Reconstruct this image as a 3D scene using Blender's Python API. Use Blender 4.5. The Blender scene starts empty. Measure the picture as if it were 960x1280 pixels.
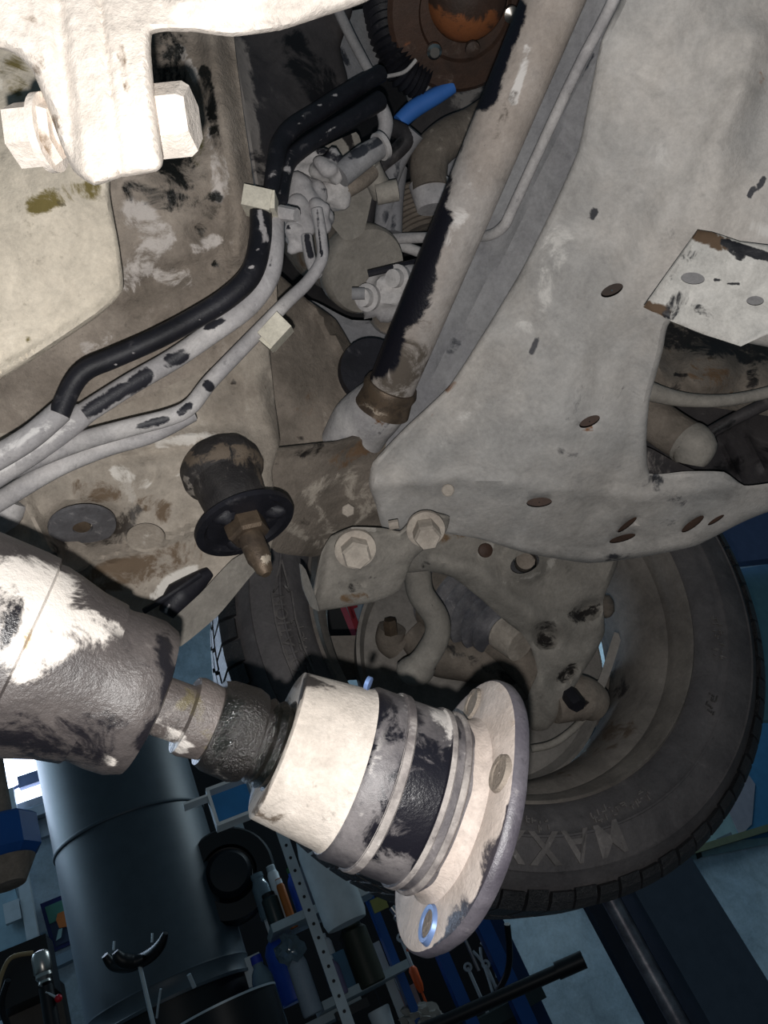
import bpy, bmesh, math, random
import numpy as np
from mathutils import Vector, Matrix, noise
from mathutils.geometry import delaunay_2d_cdt
random.seed(7)
SC = bpy.context.scene
COL = SC.collection

# ------------------------------------------------------------------ camera
FPX = 961.0
EL, RO = math.radians(31.0), math.radians(28.4)
CAM = Vector((0.0, 0.0, 1.35))
R0 = Vector((1, 0, 0)); U0 = Vector((0, -math.sin(EL), math.cos(EL))); FW = Vector((0, math.cos(EL), math.sin(EL)))
CX = R0 * math.cos(RO) - U0 * math.sin(RO)
CY = R0 * math.sin(RO) + U0 * math.cos(RO)
cd = bpy.data.cameras.new('camera'); cam = bpy.data.objects.new('camera', cd); COL.objects.link(cam)
cd.sensor_fit = 'VERTICAL'; cd.sensor_height = 24.0; cd.lens = 24.0 * FPX / 1280.0
cd.clip_start = 0.02; cd.clip_end = 60
cam.matrix_world = Matrix(((CX.x, CY.x, -FW.x, CAM.x), (CX.y, CY.y, -FW.y, CAM.y), (CX.z, CY.z, -FW.z, CAM.z), (0, 0, 0, 1)))
SC.camera = cam

def P(x, y, d):
    return CAM + (FW + CX * ((x - 480) / FPX) + CY * ((640 - y) / FPX)) * d
def proj(v):
    r = v - CAM; d = r.dot(FW)
    return 480 + r.dot(CX) / d * FPX, 640 - r.dot(CY) / d * FPX, d
def ray(x, y):
    return (FW + CX * ((x - 480) / FPX) + CY * ((640 - y) / FPX)).normalized()
Z = Vector((0, 0, 1))
W = Vector((0.90, 0.436, 0)).normalized()      # along the back wall, to the right
N = Vector((W.y, -W.x, 0))                     # out of the back wall, into the room

# ------------------------------------------------------------------ world, light, exposure
SC.view_settings.view_transform = 'Standard'; SC.view_settings.look = 'None'
SC.view_settings.exposure = 0.12; SC.view_settings.gamma = 1.0; SC.view_settings.use_curve_mapping = False
wd = bpy.data.worlds.new('workshop_daylight'); SC.world = wd; wd.use_nodes = True
wd.node_tree.nodes['Background'].inputs[0].default_value = (0.30, 0.50, 0.64, 1)
wd.node_tree.nodes['Background'].inputs[1].default_value = 0.12
def light(name, kind, loc, energy, color, aim=None, **kw):
    ld = bpy.data.lights.new(name, kind); ld.energy = energy; ld.color = color
    for k, v in kw.items(): setattr(ld, k, v)
    o = bpy.data.objects.new(name, ld); COL.objects.link(o); o.location = loc
    if aim is not None:
        o.rotation_euler = (aim - loc).to_track_quat('-Z', 'Y').to_euler()
    return o
light('phone_flash', 'POINT', CAM - CY * 0.0165 - CX * 0.003 - FW * 0.004, 8.2, (1.0, 0.98, 0.955), shadow_soft_size=0.0025)
light('window_daylight', 'AREA', P(-330, 960, 3.0), 13, (0.55, 0.78, 1.0), P(300, 1000, 1.6), shape='RECTANGLE', size=1.2, size_y=0.9)

WD0 = P(600, 1200, 3.4)
light('added_wall_fill', 'AREA', WD0 + N * 0.55 + Z * 2.0 + W * 1.4, 24, (0.72, 0.90, 1.0), WD0 + W * .6 - Z * .3, shape='RECTANGLE', size=1.6, size_y=0.25)  # unseen lamp added to brighten the back wall

# ------------------------------------------------------------------ materials
def lin(c):
    return tuple(((v / 255.0) / 12.92 if v / 255.0 <= 0.04045 else ((v / 255.0 + 0.055) / 1.055) ** 2.4) for v in c) + (1,)
MATS = {}
def dusty(name, base, base2, dark=(30, 28, 30), rust=(110, 80, 55), light_=(205, 200, 195), rough=0.85, scale=14, bump=0.25,
          speck=0.5, metal=0.0, drough=0.5, mix=0.5, spec=0.3, bs=60):
    if name in MATS: return MATS[name]
    m = bpy.data.materials.new(name); m.use_nodes = True; nt = m.node_tree; L = nt.links
    b = nt.nodes['Principled BSDF']
    def nd(t, **kw):
        n = nt.nodes.new(t)
        for k, v in kw.items(): setattr(n, k, v)
        return n
    tc = nd('ShaderNodeTexCoord')
    def noi(sc, det=6, rg=0.6, dist=0.0):
        n = nd('ShaderNodeTexNoise'); n.inputs['Scale'].default_value = sc; n.inputs['Detail'].default_value = det
        n.inputs['Roughness'].default_value = rg; n.inputs['Distortion'].default_value = dist
        L.new(tc.outputs['Object'], n.inputs['Vector']); return n.outputs['Fac']
    def ss(src, a, bb):
        n = nd('ShaderNodeMapRange', interpolation_type='SMOOTHSTEP'); n.inputs['From Min'].default_value = a; n.inputs['From Max'].default_value = bb
        L.new(src, n.inputs['Value']); return n.outputs['Result']
    def mx(f, a, c):
        n = nd('ShaderNodeMix', data_type='RGBA')
        L.new(f, n.inputs['Factor'])
        for i, s in ((6, a), (7, c)):
            if isinstance(s, tuple): n.inputs[i].default_value = s
            else: L.new(s, n.inputs[i])
        return n.outputs[2]
    def ma(op, a, c):
        n = nd('ShaderNodeMath', operation=op)
        for i, s in enumerate((a, c)):
            if isinstance(s, (int, float)): n.inputs[i].default_value = s
            else: L.new(s, n.inputs[i])
        return n.outputs[0]
    n1 = noi(scale, 8, 0.62); n2 = noi(scale * 9, 4, 0.7); n3 = noi(scale * 3.1, 7, 0.72, 0.6)
    c = mx(ss(n1, 0.5 - mix * 0.3, 0.5 + mix * 0.3), lin(base), lin(base2))
    c = mx(ma('MULTIPLY', ss(n2, 0.60, 0.72), speck * 0.6), c, lin(dark))
    c = mx(ma('MULTIPLY', ss(n3, 0.58, 0.75), speck * 0.45), c, lin(light_))
    n4 = noi(scale * 0.35, 5, 0.6, 0.4); n5 = noi(scale * 28, 3, 0.8)
    hs_ = nd('ShaderNodeHueSaturation'); L.new(c, hs_.inputs['Color']); hs_.inputs['Saturation'].default_value = 1.0
    vv = ma('ADD', ma('MULTIPLY', n4, 0.95), ma('ADD', ma('MULTIPLY', n5, 0.55), ma('MULTIPLY', n3, 1.1)))
    L.new(ma('ADD', vv, -0.28), hs_.inputs['Value']); c = hs_.outputs[0]
    at = nd('ShaderNodeAttribute', attribute_name='m'); sep = nd('ShaderNodeSeparateColor'); L.new(at.outputs['Color'], sep.inputs[0])
    nz = ma('MULTIPLY', ma('SUBTRACT', n3, 0.5), 1.7)
    lay = []
    for ch, col in (('Blue', light_), ('Green', rust), ('Red', dark)):
        v = sep.outputs[ch]
        f = ss(ma('ADD', v, ma('MULTIPLY', nz, ma('MINIMUM', ma('MULTIPLY', v, 3.0), 1.0))), 0.36, 0.60)
        lay.append(f); c = mx(f, c, lin(col))
    L.new(c, b.inputs['Base Color'])
    r = nd('ShaderNodeMix', data_type='FLOAT'); L.new(lay[2], r.inputs[0]); r.inputs[2].default_value = rough; r.inputs[3].default_value = drough
    L.new(r.outputs[0], b.inputs['Roughness'])
    b.inputs['Metallic'].default_value = metal; b.inputs['Specular IOR Level'].default_value = spec
    if bump > 0:
        bp = nd('ShaderNodeBump'); bp.inputs['Strength'].default_value = bump; bp.inputs['Distance'].default_value = 0.003
        nb = ma('ADD', noi(bs, 8, 0.7), ma('MULTIPLY', n5, 0.35)); L.new(nb, bp.inputs['Height']); L.new(bp.outputs[0], b.inputs['Normal'])
    MATS[name] = m; return m
def plain(name, col, rough=0.5, metal=0.0, emit=0, spec=0.4, trans=0.0, alpha=1.0):
    if name in MATS: return MATS[name]
    m = bpy.data.materials.new(name); m.use_nodes = True; nt = m.node_tree; b = nt.nodes['Principled BSDF']
    n = nt.nodes.new('ShaderNodeTexNoise'); n.inputs['Scale'].default_value = 25; n.inputs['Detail'].default_value = 5
    tc = nt.nodes.new('ShaderNodeTexCoord'); nt.links.new(tc.outputs['Object'], n.inputs['Vector'])
    mxn = nt.nodes.new('ShaderNodeMix'); mxn.data_type = 'RGBA'; nt.links.new(n.outputs['Fac'], mxn.inputs['Factor'])
    c = lin(col); mxn.inputs[6].default_value = tuple(v * 0.75 for v in c[:3]) + (1,); mxn.inputs[7].default_value = tuple(min(1, v * 1.2) for v in c[:3]) + (1,)
    nt.links.new(mxn.outputs[2], b.inputs['Base Color'])
    b.inputs['Roughness'].default_value = rough; b.inputs['Metallic'].default_value = metal; b.inputs['Specular IOR Level'].default_value = spec
    b.inputs['Transmission Weight'].default_value = trans
    if emit:
        b.inputs['Emission Color'].default_value = c; b.inputs['Emission Strength'].default_value = emit
    MATS[name] = m; return m

# ------------------------------------------------------------------ mesh builder
def smooth_path(pts, n=6):
    if len(pts) < 3: return [Vector(p) for p in pts]
    out = []
    for i in range(len(pts) - 1):
        p0 = Vector(pts[max(i - 1, 0)]); p1 = Vector(pts[i]); p2 = Vector(pts[i + 1]); p3 = Vector(pts[min(i + 2, len(pts) - 1)])
        for k in range(n):
            t = k / n
            out.append(0.5 * ((2 * p1) + (p2 - p0) * t + (2 * p0 - 5 * p1 + 4 * p2 - p3) * t * t + (3 * p1 - p0 - 3 * p2 + p3) * t ** 3))
    out.append(Vector(pts[-1])); return out
def frame_of(a):
    a = a.normalized(); u = a.cross(Z if abs(a.z) < 0.9 else Vector((1, 0, 0))).normalized()
    return u, a.cross(u).normalized()
def inpoly(x, y, poly):
    r = np.zeros(x.shape, bool); n = len(poly); j = n - 1
    for i in range(n):
        xi, yi = poly[i]; xj, yj = poly[j]
        if yi != yj:
            c = ((yi > y) != (yj > y)) & (x < (xj - xi) * (y - yi) / (yj - yi) + xi)
            r ^= c
        j = i
    return r
def segdist(x, y, a, b):
    ax, ay = a; bx, by = b; dx, dy = bx - ax, by - ay; L2 = dx * dx + dy * dy + 1e-9
    t = np.clip(((x - ax) * dx + (y - ay) * dy) / L2, 0, 1)
    return np.hypot(x - ax - t * dx, y - ay - t * dy)
def polydist(x, y, pl, closed=False):
    d = np.full(np.shape(x), 1e9); n = len(pl)
    for i in range(n if closed else n - 1):
        d = np.minimum(d, segdist(x, y, pl[i], pl[(i + 1) % n]))
    return d
class Surf:
    """smooth surface through control points: 1/depth as a thin-plate function of the viewing direction"""
    def __init__(s, ctrl, ridges=(), bowls=(), rough=0.0006, nfreq=25):
        c = np.array(ctrl, float); s.c = c[:, :2] / 500.0; w = 1 / c[:, 2]; n = len(c); s.n = n
        s.ridges = ridges; s.bowls = bowls; s.rough = rough; s.nf = nfreq
        if n < 4:
            A = np.c_[np.ones(n), s.c]; s.p = np.linalg.lstsq(A, w, rcond=None)[0]; s.w = np.zeros(n)
        else:
            D = np.hypot(*(s.c[:, None, :] - s.c[None]).transpose(2, 0, 1)); K = D ** 2 * np.log(D + 1e-9) + np.eye(n) * 1e-3
            Pm = np.c_[np.ones(n), s.c]; A = np.block([[K, Pm], [Pm.T, np.zeros((3, 3))]])
            sol = np.linalg.solve(A, np.r_[w, np.zeros(3)]); s.w = sol[:n]; s.p = sol[n:]
    def __call__(s, x, y):
        x = np.asarray(x, float); y = np.asarray(y, float); X = x / 500; Y = y / 500
        v = s.p[0] + s.p[1] * X + s.p[2] * Y
        if s.n >= 4:
            for i in range(s.n):
                D = np.hypot(X - s.c[i, 0], Y - s.c[i, 1]); v = v + s.w[i] * D ** 2 * np.log(D + 1e-9)
        d = 1 / v
        for pl, wd_, h in s.ridges:                      # h metres towards the viewer
            t = np.clip(1 - polydist(x, y, pl) / wd_, 0, 1); d = d - h * t * t * (3 - 2 * t)
        for bx, by, rx, ry, ang, h, flat in s.bowls:     # rounded bump (h>0) or dent (h<0)
            ca, sa = math.cos(math.radians(ang)), math.sin(math.radians(ang))
            u = ((x - bx) * ca + (y - by) * sa) / rx; w2 = (-(x - bx) * sa + (y - by) * ca) / ry
            q = np.clip((1 - np.hypot(u, w2)) / flat, 0, 1); d = d - h * q * q * (3 - 2 * q)
        if s.rough:
            for i in range(x.size):
                p = Vector((x.flat[i] / 500 * s.nf, y.flat[i] / 500 * s.nf, 3.3))
                d.flat[i] -= s.rough * noise.fractal(p, 1.0, 2.0, 3)
        return d
class MB:
    def __init__(s): s.v = []; s.f = []
    def add(s, v, f):
        k = len(s.v); s.v += [Vector(p) for p in v]; s.f += [[i + k for i in q] for q in f]; return s
    def tube(s, pts, r, seg=14, n=6, cap=True):
        path = smooth_path(pts, n); m = len(path)
        rr = [r] * m if isinstance(r, (int, float)) else list(np.interp(np.linspace(0, 1, m), np.linspace(0, 1, len(r)), r))
        t0 = (path[1] - path[0]).normalized(); u, w = frame_of(t0); v = []; f = []
        for i, p in enumerate(path):
            t = (path[min(i + 1, m - 1)] - path[max(i - 1, 0)]).normalized()
            u = (u - t * u.dot(t)).normalized(); w = t.cross(u)
            for k in range(seg):
                a = 2 * math.pi * k / seg; v.append(p + (u * math.cos(a) + w * math.sin(a)) * rr[i])
        for i in range(m - 1):
            for k in range(seg):
                f.append([i * seg + k, i * seg + (k + 1) % seg, (i + 1) * seg + (k + 1) % seg, (i + 1) * seg + k])
        if cap: f.append(list(range(seg))[::-1]); f.append([(m - 1) * seg + k for k in range(seg)])
        return s.add(v, f)
    def lathe(s, p0, axis, prof, seg=48, closed=False, cap=True, a0=0, a1=360, wob=0.0):
        a = axis.normalized(); u, w = frame_of(a); v = []; f = []; m = len(prof)
        full = (a1 - a0) >= 360; ns = seg if full else seg + 1
        for (t, r) in prof:
            for k in range(ns):
                an = math.radians(a0 + (a1 - a0) * k / seg); rr = r
                if wob: rr = r * (1 + wob * noise.noise(Vector((math.cos(an) * 2, math.sin(an) * 2, t * 40))))
                v.append(p0 + a * t + (u * math.cos(an) + w * math.sin(an)) * rr)
        for i in range(m - 1 + (1 if closed else 0)):
            j = (i + 1) % m
            for k in range(seg):
                k2 = (k + 1) % ns if full else k + 1
                f.append([i * ns + k, i * ns + k2, j * ns + k2, j * ns + k])
        if cap and not closed:
            f.append([k for k in range(ns)][::-1]); f.append([(m - 1) * ns + k for k in range(ns)])
        return s.add(v, f)
    def box(s, c, ax, ay, az):
        v = [c + ax * i + ay * j + az * k for i in (-1, 1) for j in (-1, 1) for k in (-1, 1)]
        return s.add(v, [[0, 1, 3, 2], [4, 6, 7, 5], [0, 4, 5, 1], [2, 3, 7, 6], [0, 2, 6, 4], [1, 5, 7, 3]])
    def prism(s, p0, axis, r, h, n=6, rot=0, r2=None):
        return s.lathe(p0, axis, [(0, r), (h * .82, r), (h, (r2 or r) * (0.86 if r2 is None else 1))], seg=n, a0=rot, a1=rot + 360)
    def blob(s, c, rx, ry, rz, ax=None, seg=16, rings=10, amp=0.25, fr=2.0):
        if ax is None: ax = (CX, CY, FW)
        v = []; f = []
        for i in range(rings + 1):
            th = math.pi * i / rings
            for k in range(seg):
                ph = 2 * math.pi * k / seg
                q = Vector((math.sin(th) * math.cos(ph), math.sin(th) * math.sin(ph), math.cos(th)))
                g = 1 + amp * noise.noise(q * fr + c * 31)
                v.append(c + (ax[0] * q.x * rx + ax[1] * q.y * ry + ax[2] * q.z * rz) * g)
        for i in range(rings):
            for k in range(seg):
                f.append([i * seg + k, i * seg + (k + 1) % seg, (i + 1) * seg + (k + 1) % seg, (i + 1) * seg + k])
        return s.add(v, f)
    def sheet(s, outline, surf, thick=0.003, step=6, holes=(), curl=0.0, cw=8, sm=2):
        def dens(pl, closed=True):
            o = []; n = len(pl)
            for i in range(n):
                p0, p1, p2, p3 = [np.array(pl[(i + k) % n], float) for k in (-1, 0, 1, 2)]
                L = np.hypot(*(p2 - p1)); m = max(1, int(L / step))
                for k in range(m):
                    t = k / m
                    cr = 0.5 * (2 * p1 + (p2 - p0) * t + (2 * p0 - 5 * p1 + 4 * p2 - p3) * t * t + (3 * p1 - p0 - 3 * p2 + p3) * t ** 3)
                    ln = p1 * (1 - t) + p2 * t; o.append(tuple(cr if sm == 1 else (ln * 0.55 + cr * 0.45) if sm == 2 else ln))
            return o
        out = dens(outline); hs = []
        for h in holes:
            if len(h) == 5:
                cx_, cy_, a, b, g = h; ca, sa = math.cos(math.radians(g)), math.sin(math.radians(g)); k_ = 20
                hs.append([(cx_ + a * math.cos(2 * math.pi * i / k_) * ca - b * math.sin(2 * math.pi * i / k_) * sa,
                            cy_ + a * math.cos(2 * math.pi * i / k_) * sa + b * math.sin(2 * math.pi * i / k_) * ca) for i in range(k_)])
            else: hs.append(dens(h))
        xs = [p[0] for p in out]; ys = [p[1] for p in out]
        gx, gy = np.meshgrid(np.arange(min(xs), max(xs), step), np.arange(min(ys), max(ys), step))
        gx = gx + (np.arange(gx.shape[0]) % 2)[:, None] * step * 0.5
        gx = gx.ravel(); gy = gy.ravel()
        ins = []; oa = np.array(out); tn = np.roll(oa, -1, 0) - np.roll(oa, 1, 0); tn = tn / (np.hypot(*tn.T)[:, None] + 1e-9); nn = np.c_[-tn[:, 1], tn[:, 0]]
        if not inpoly(*(oa + nn * .5).T, out).mean() > .5: nn = -nn
        for off in (0.42 * step, 1.0 * step):
            q = oa + nn * off; g = inpoly(q[:, 0], q[:, 1], out) & (polydist(q[:, 0], q[:, 1], out, True) > off * .85)
            for h in hs: g &= ~inpoly(q[:, 0], q[:, 1], h) & (polydist(q[:, 0], q[:, 1], h, True) > step * 0.45)
            ins += [tuple(p) for p in q[g]]
        ok = inpoly(gx, gy, out) & (polydist(gx, gy, out, True) > step * 1.55)
        for h in hs: ok &= ~inpoly(gx, gy, h) & (polydist(gx, gy, h, True) > step * 0.45)
        gx = gx[ok]; gy = gy[ok]
        pts = list(out); ed = [(i, (i + 1) % len(out)) for i in range(len(out))]
        for h in hs:
            k = len(pts); pts += h; ed += [(k + i, k + (i + 1) % len(h)) for i in range(len(h))]
        pts += ins + list(zip(gx, gy))
        vv, ee, ff, *_ = delaunay_2d_cdt([Vector(p) for p in pts], ed, [], 0, 1e-4)
        V = np.array([(p.x, p.y) for p in vv]); F = np.array([list(q) for q in ff if len(q) == 3])
        cn = V[F].mean(1); keep = inpoly(cn[:, 0], cn[:, 1], out)
        for h in hs: keep &= ~inpoly(cn[:, 0], cn[:, 1], h)
        F = F[keep]
        d = surf(V[:, 0], V[:, 1])
        if curl:
            t = np.clip(1 - polydist(V[:, 0], V[:, 1], out, True) / cw, 0, 1); d = d + curl * t * t
        front = [P(V[i, 0], V[i, 1], d[i]) for i in range(len(V))]
        back = [P(V[i, 0], V[i, 1], d[i] + thick) for i in range(len(V))]
        nv = len(V); used = set(F.ravel().tolist()); faces = []; cnt = {}
        for t in F.tolist():
            a, b, c = t
            nrm = (front[b] - front[a]).cross(front[c] - front[a])
            if nrm.dot(front[a] - CAM) > 0: a, b, c = a, c, b
            faces.append([a, b, c]); faces.append([a + nv, c + nv, b + nv])
            for e in ((a, b), (b, c), (c, a)): cnt[e] = 1
        for (a, b) in list(cnt):
            if (b, a) not in cnt: faces.append([b, a, a + nv, b + nv])
        return s.add(front + back, faces)
    def build(s, name, mat, parent=None, smooth=True, angle=38, paint=None, loc=None):
        me = bpy.data.meshes.new(name)
        if loc is None:
            loc = parent['_l'] if parent is not None and '_l' in parent else (s.v[0] if s.v else Vector())
        L = Vector(loc)
        used = sorted({i for q in s.f for i in q}); mp = {o: i for i, o in enumerate(used)}
        me.from_pydata([s.v[i] - L for i in used], [], [[mp[i] for i in q] for q in s.f]); me.update()
        bm = bmesh.new(); bm.from_mesh(me); bmesh.ops.recalc_face_normals(bm, faces=bm.faces); bm.to_mesh(me); bm.free()
        if smooth:
            me.polygons.foreach_set('use_smooth', [True] * len(me.polygons)); me.set_sharp_from_angle(angle=math.radians(angle))
        me.materials.append(mat)
        o = bpy.data.objects.new(name, me); COL.objects.link(o)
        if parent is not None and '_l' in parent:
            o.parent = parent
            if parent.type != 'EMPTY': pass
        else:
            o.location = L
            if parent is not None: o.parent = parent
        o['_l'] = tuple(L)
        if paint: do_paint(me, L, paint)
        return o
def do_paint(me, L, paint):
    n = len(me.vertices); co = np.empty(n * 3); me.vertices.foreach_get('co', co); co = co.reshape(-1, 3) + np.array(L) - np.array(CAM)
    d = co @ np.array(FW); x = 480 + co @ np.array(CX) / d * FPX; y = 640 - co @ np.array(CY) / d * FPX
    col = np.zeros((n, 4)); col[:, 3] = 1
    for ch, pl, r, amt in paint:
        k = 'RGB'.index(ch); t = np.clip(1 - (polydist(x, y, pl) if len(pl) > 1 else np.hypot(x - pl[0][0], y - pl[0][1])) / r, 0, 1)
        col[:, k] = np.maximum(col[:, k], amt * np.clip(t * 1.6, 0, 1))
    a = me.color_attributes.new('m', 'FLOAT_COLOR', 'POINT'); a.data.foreach_set('color', col.ravel())
def tag(o, label=None, cat=None, group=None, kind=None):
    if label: o['label'] = label
    if cat: o['category'] = cat
    if group: o['group'] = group
    if kind: o['kind'] = kind
    return o
def thing(name, label, cat, loc, group=None):
    o = bpy.data.objects.new(name, None); COL.objects.link(o); o.location = loc; o['_l'] = tuple(loc); o.empty_display_size = 0.02
    return tag(o, label, cat, group)
def px(r, d): return r * d / FPX
def PP(l): return [P(*p) for p in l]
def dirpx(a, b): return (P(*b) - P(*a))
# ================================================================== materials used under the car
M_panel = dusty('dusty_grey_underseal', (178, 172, 166), (160, 157, 154), dark=(62, 62, 66), rust=(128, 88, 58), light_=(205, 201, 196), scale=9, speck=0.25, bump=0.35)
M_strip = dusty('grey_undercoat', (140, 139, 140), (122, 121, 124), dark=(50, 52, 58), light_=(160, 159, 160), scale=12, speck=0.3)
M_sub = dusty('dirty_beige_steel', (172, 162, 150), (140, 130, 119), dark=(66, 60, 55), rust=(104, 88, 72), light_=(214, 208, 200), scale=11, speck=0.4, bump=0.5)
M_cream = dusty('cream_dirty_plate', (212, 201, 184), (194, 184, 168), dark=(74, 66, 50), rust=(112, 100, 58), light_=(224, 216, 202), scale=12, speck=0.5, bump=0.5)
M_gear = dusty('oily_gear_casing', (158, 147, 136), (122, 112, 102), dark=(26, 26, 24), rust=(74, 70, 34), light_=(196, 188, 182), scale=13, speck=0.6, bump=0.8, drough=0.18)
M_brown = dusty('brown_grimy_steel', (130, 120, 110), (98, 90, 82), dark=(38, 34, 32), rust=(104, 82, 62), light_=(170, 160, 148), scale=14, speck=0.5, bump=0.6)
M_arm = dusty('grey_beige_steel_arm', (150, 144, 136), (126, 121, 114), dark=(44, 41, 40), rust=(110, 88, 66), light_=(178, 172, 164), scale=13, speck=0.35, bump=0.4)
M_black = dusty('black_rubber', (34, 34, 40), (22, 22, 27), dark=(10, 10, 12), light_=(170, 165, 165), rust=(90, 76, 66), rough=0.5, speck=0.25, scale=22, bump=0.2, drough=0.4, mix=0.8)
M_hosew = dusty('whitened_hose', (184, 180, 178), (150, 147, 148), dark=(40, 40, 46), light_=(205, 202, 200), scale=18, speck=0.5, drough=0.45)
M_tube = dusty('dusty_axle_tube', (172, 166, 162), (150, 140, 132), dark=(18, 18, 26), rust=(88, 80, 72), light_=(205, 200, 196), scale=9, speck=0.3, bump=0.3, drough=0.4)
M_rustd = dusty('rusty_disc', (74, 54, 44), (56, 44, 38), dark=(28, 22, 20), rust=(134, 82, 50), light_=(150, 140, 130), scale=16, speck=0.5, rough=0.6)
M_bolt = dusty('dusty_bolt', (182, 172, 160), (158, 148, 138), dark=(70, 62, 56), rust=(134, 106, 82), scale=40, speck=0.4)
M_white = dusty('flash_whitened_steel', (236, 226, 216), (216, 205, 194), dark=(58, 54, 60), rust=(134, 116, 98), light_=(228, 222, 216), scale=12, speck=0.35, bump=0.5)  # base whitened to put the flash overexposure into the colour
M_shaft = dusty('greasy_shaft_steel', (176, 168, 162), (112, 107, 104), dark=(30, 29, 34), rust=(150, 128, 104), light_=(206, 199, 192), scale=16, speck=0.6, bump=0.5, drough=0.32, spec=0.5)
M_boot = dusty('grease_boot', (104, 96, 92), (72, 66, 64), dark=(20, 21, 18), rust=(96, 88, 66), light_=(196, 190, 184), scale=20, speck=0.7, rough=0.4, bump=0.6, drough=0.15, spec=0.6)
M_plastic = dusty('black_plastic_cover', (72, 68, 68), (46, 44, 46), dark=(22, 21, 23), light_=(128, 122, 118), rust=(90, 80, 70), scale=8, speck=0.5, rough=0.6)
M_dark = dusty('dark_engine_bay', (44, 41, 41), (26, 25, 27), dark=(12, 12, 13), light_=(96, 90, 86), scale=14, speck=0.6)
M_clip = dusty('cream_plastic_clip', (206, 200, 184), (188, 182, 168), dark=(90, 84, 76), scale=30, speck=0.3, bump=0.1)
M_bluehose = plain('blue_hose_rubber', (58, 112, 190), 0.55)
M_chrome = plain('bright_metal', (190, 185, 178), 0.3, 1.0)
M_brass = dusty('brown_stud', (100, 86, 72), (74, 64, 56), rust=(96, 82, 68), light_=(200, 186, 168), dark=(30, 24, 20), scale=40, rough=0.45, metal=0.4)
M_shield = dusty('backing_plate_grey', (142, 136, 130), (124, 119, 114), dark=(60, 56, 54), light_=(160, 154, 148), scale=8, speck=0.2)
M_tyre = dusty('tyre_rubber', (94, 90, 90), (64, 62, 64), dark=(16, 16, 19), rust=(92, 86, 78), light_=(128, 123, 120), rough=0.62, scale=11, speck=0.35, bump=0.3, mix=1.2)
M_tread = dusty('tyre_tread_rubber', (34, 34, 37), (18, 18, 21), dark=(6, 6, 8), light_=(80, 82, 86), rough=0.42, scale=26, speck=0.5, bump=1.0, bs=160, spec=0.6)
M_rim = dusty('rim_inner_metal', (128, 121, 114), (104, 98, 93), dark=(58, 52, 50), rust=(92, 80, 70), light_=(140, 136, 132), rough=0.7, scale=9, speck=0.25)

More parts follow.
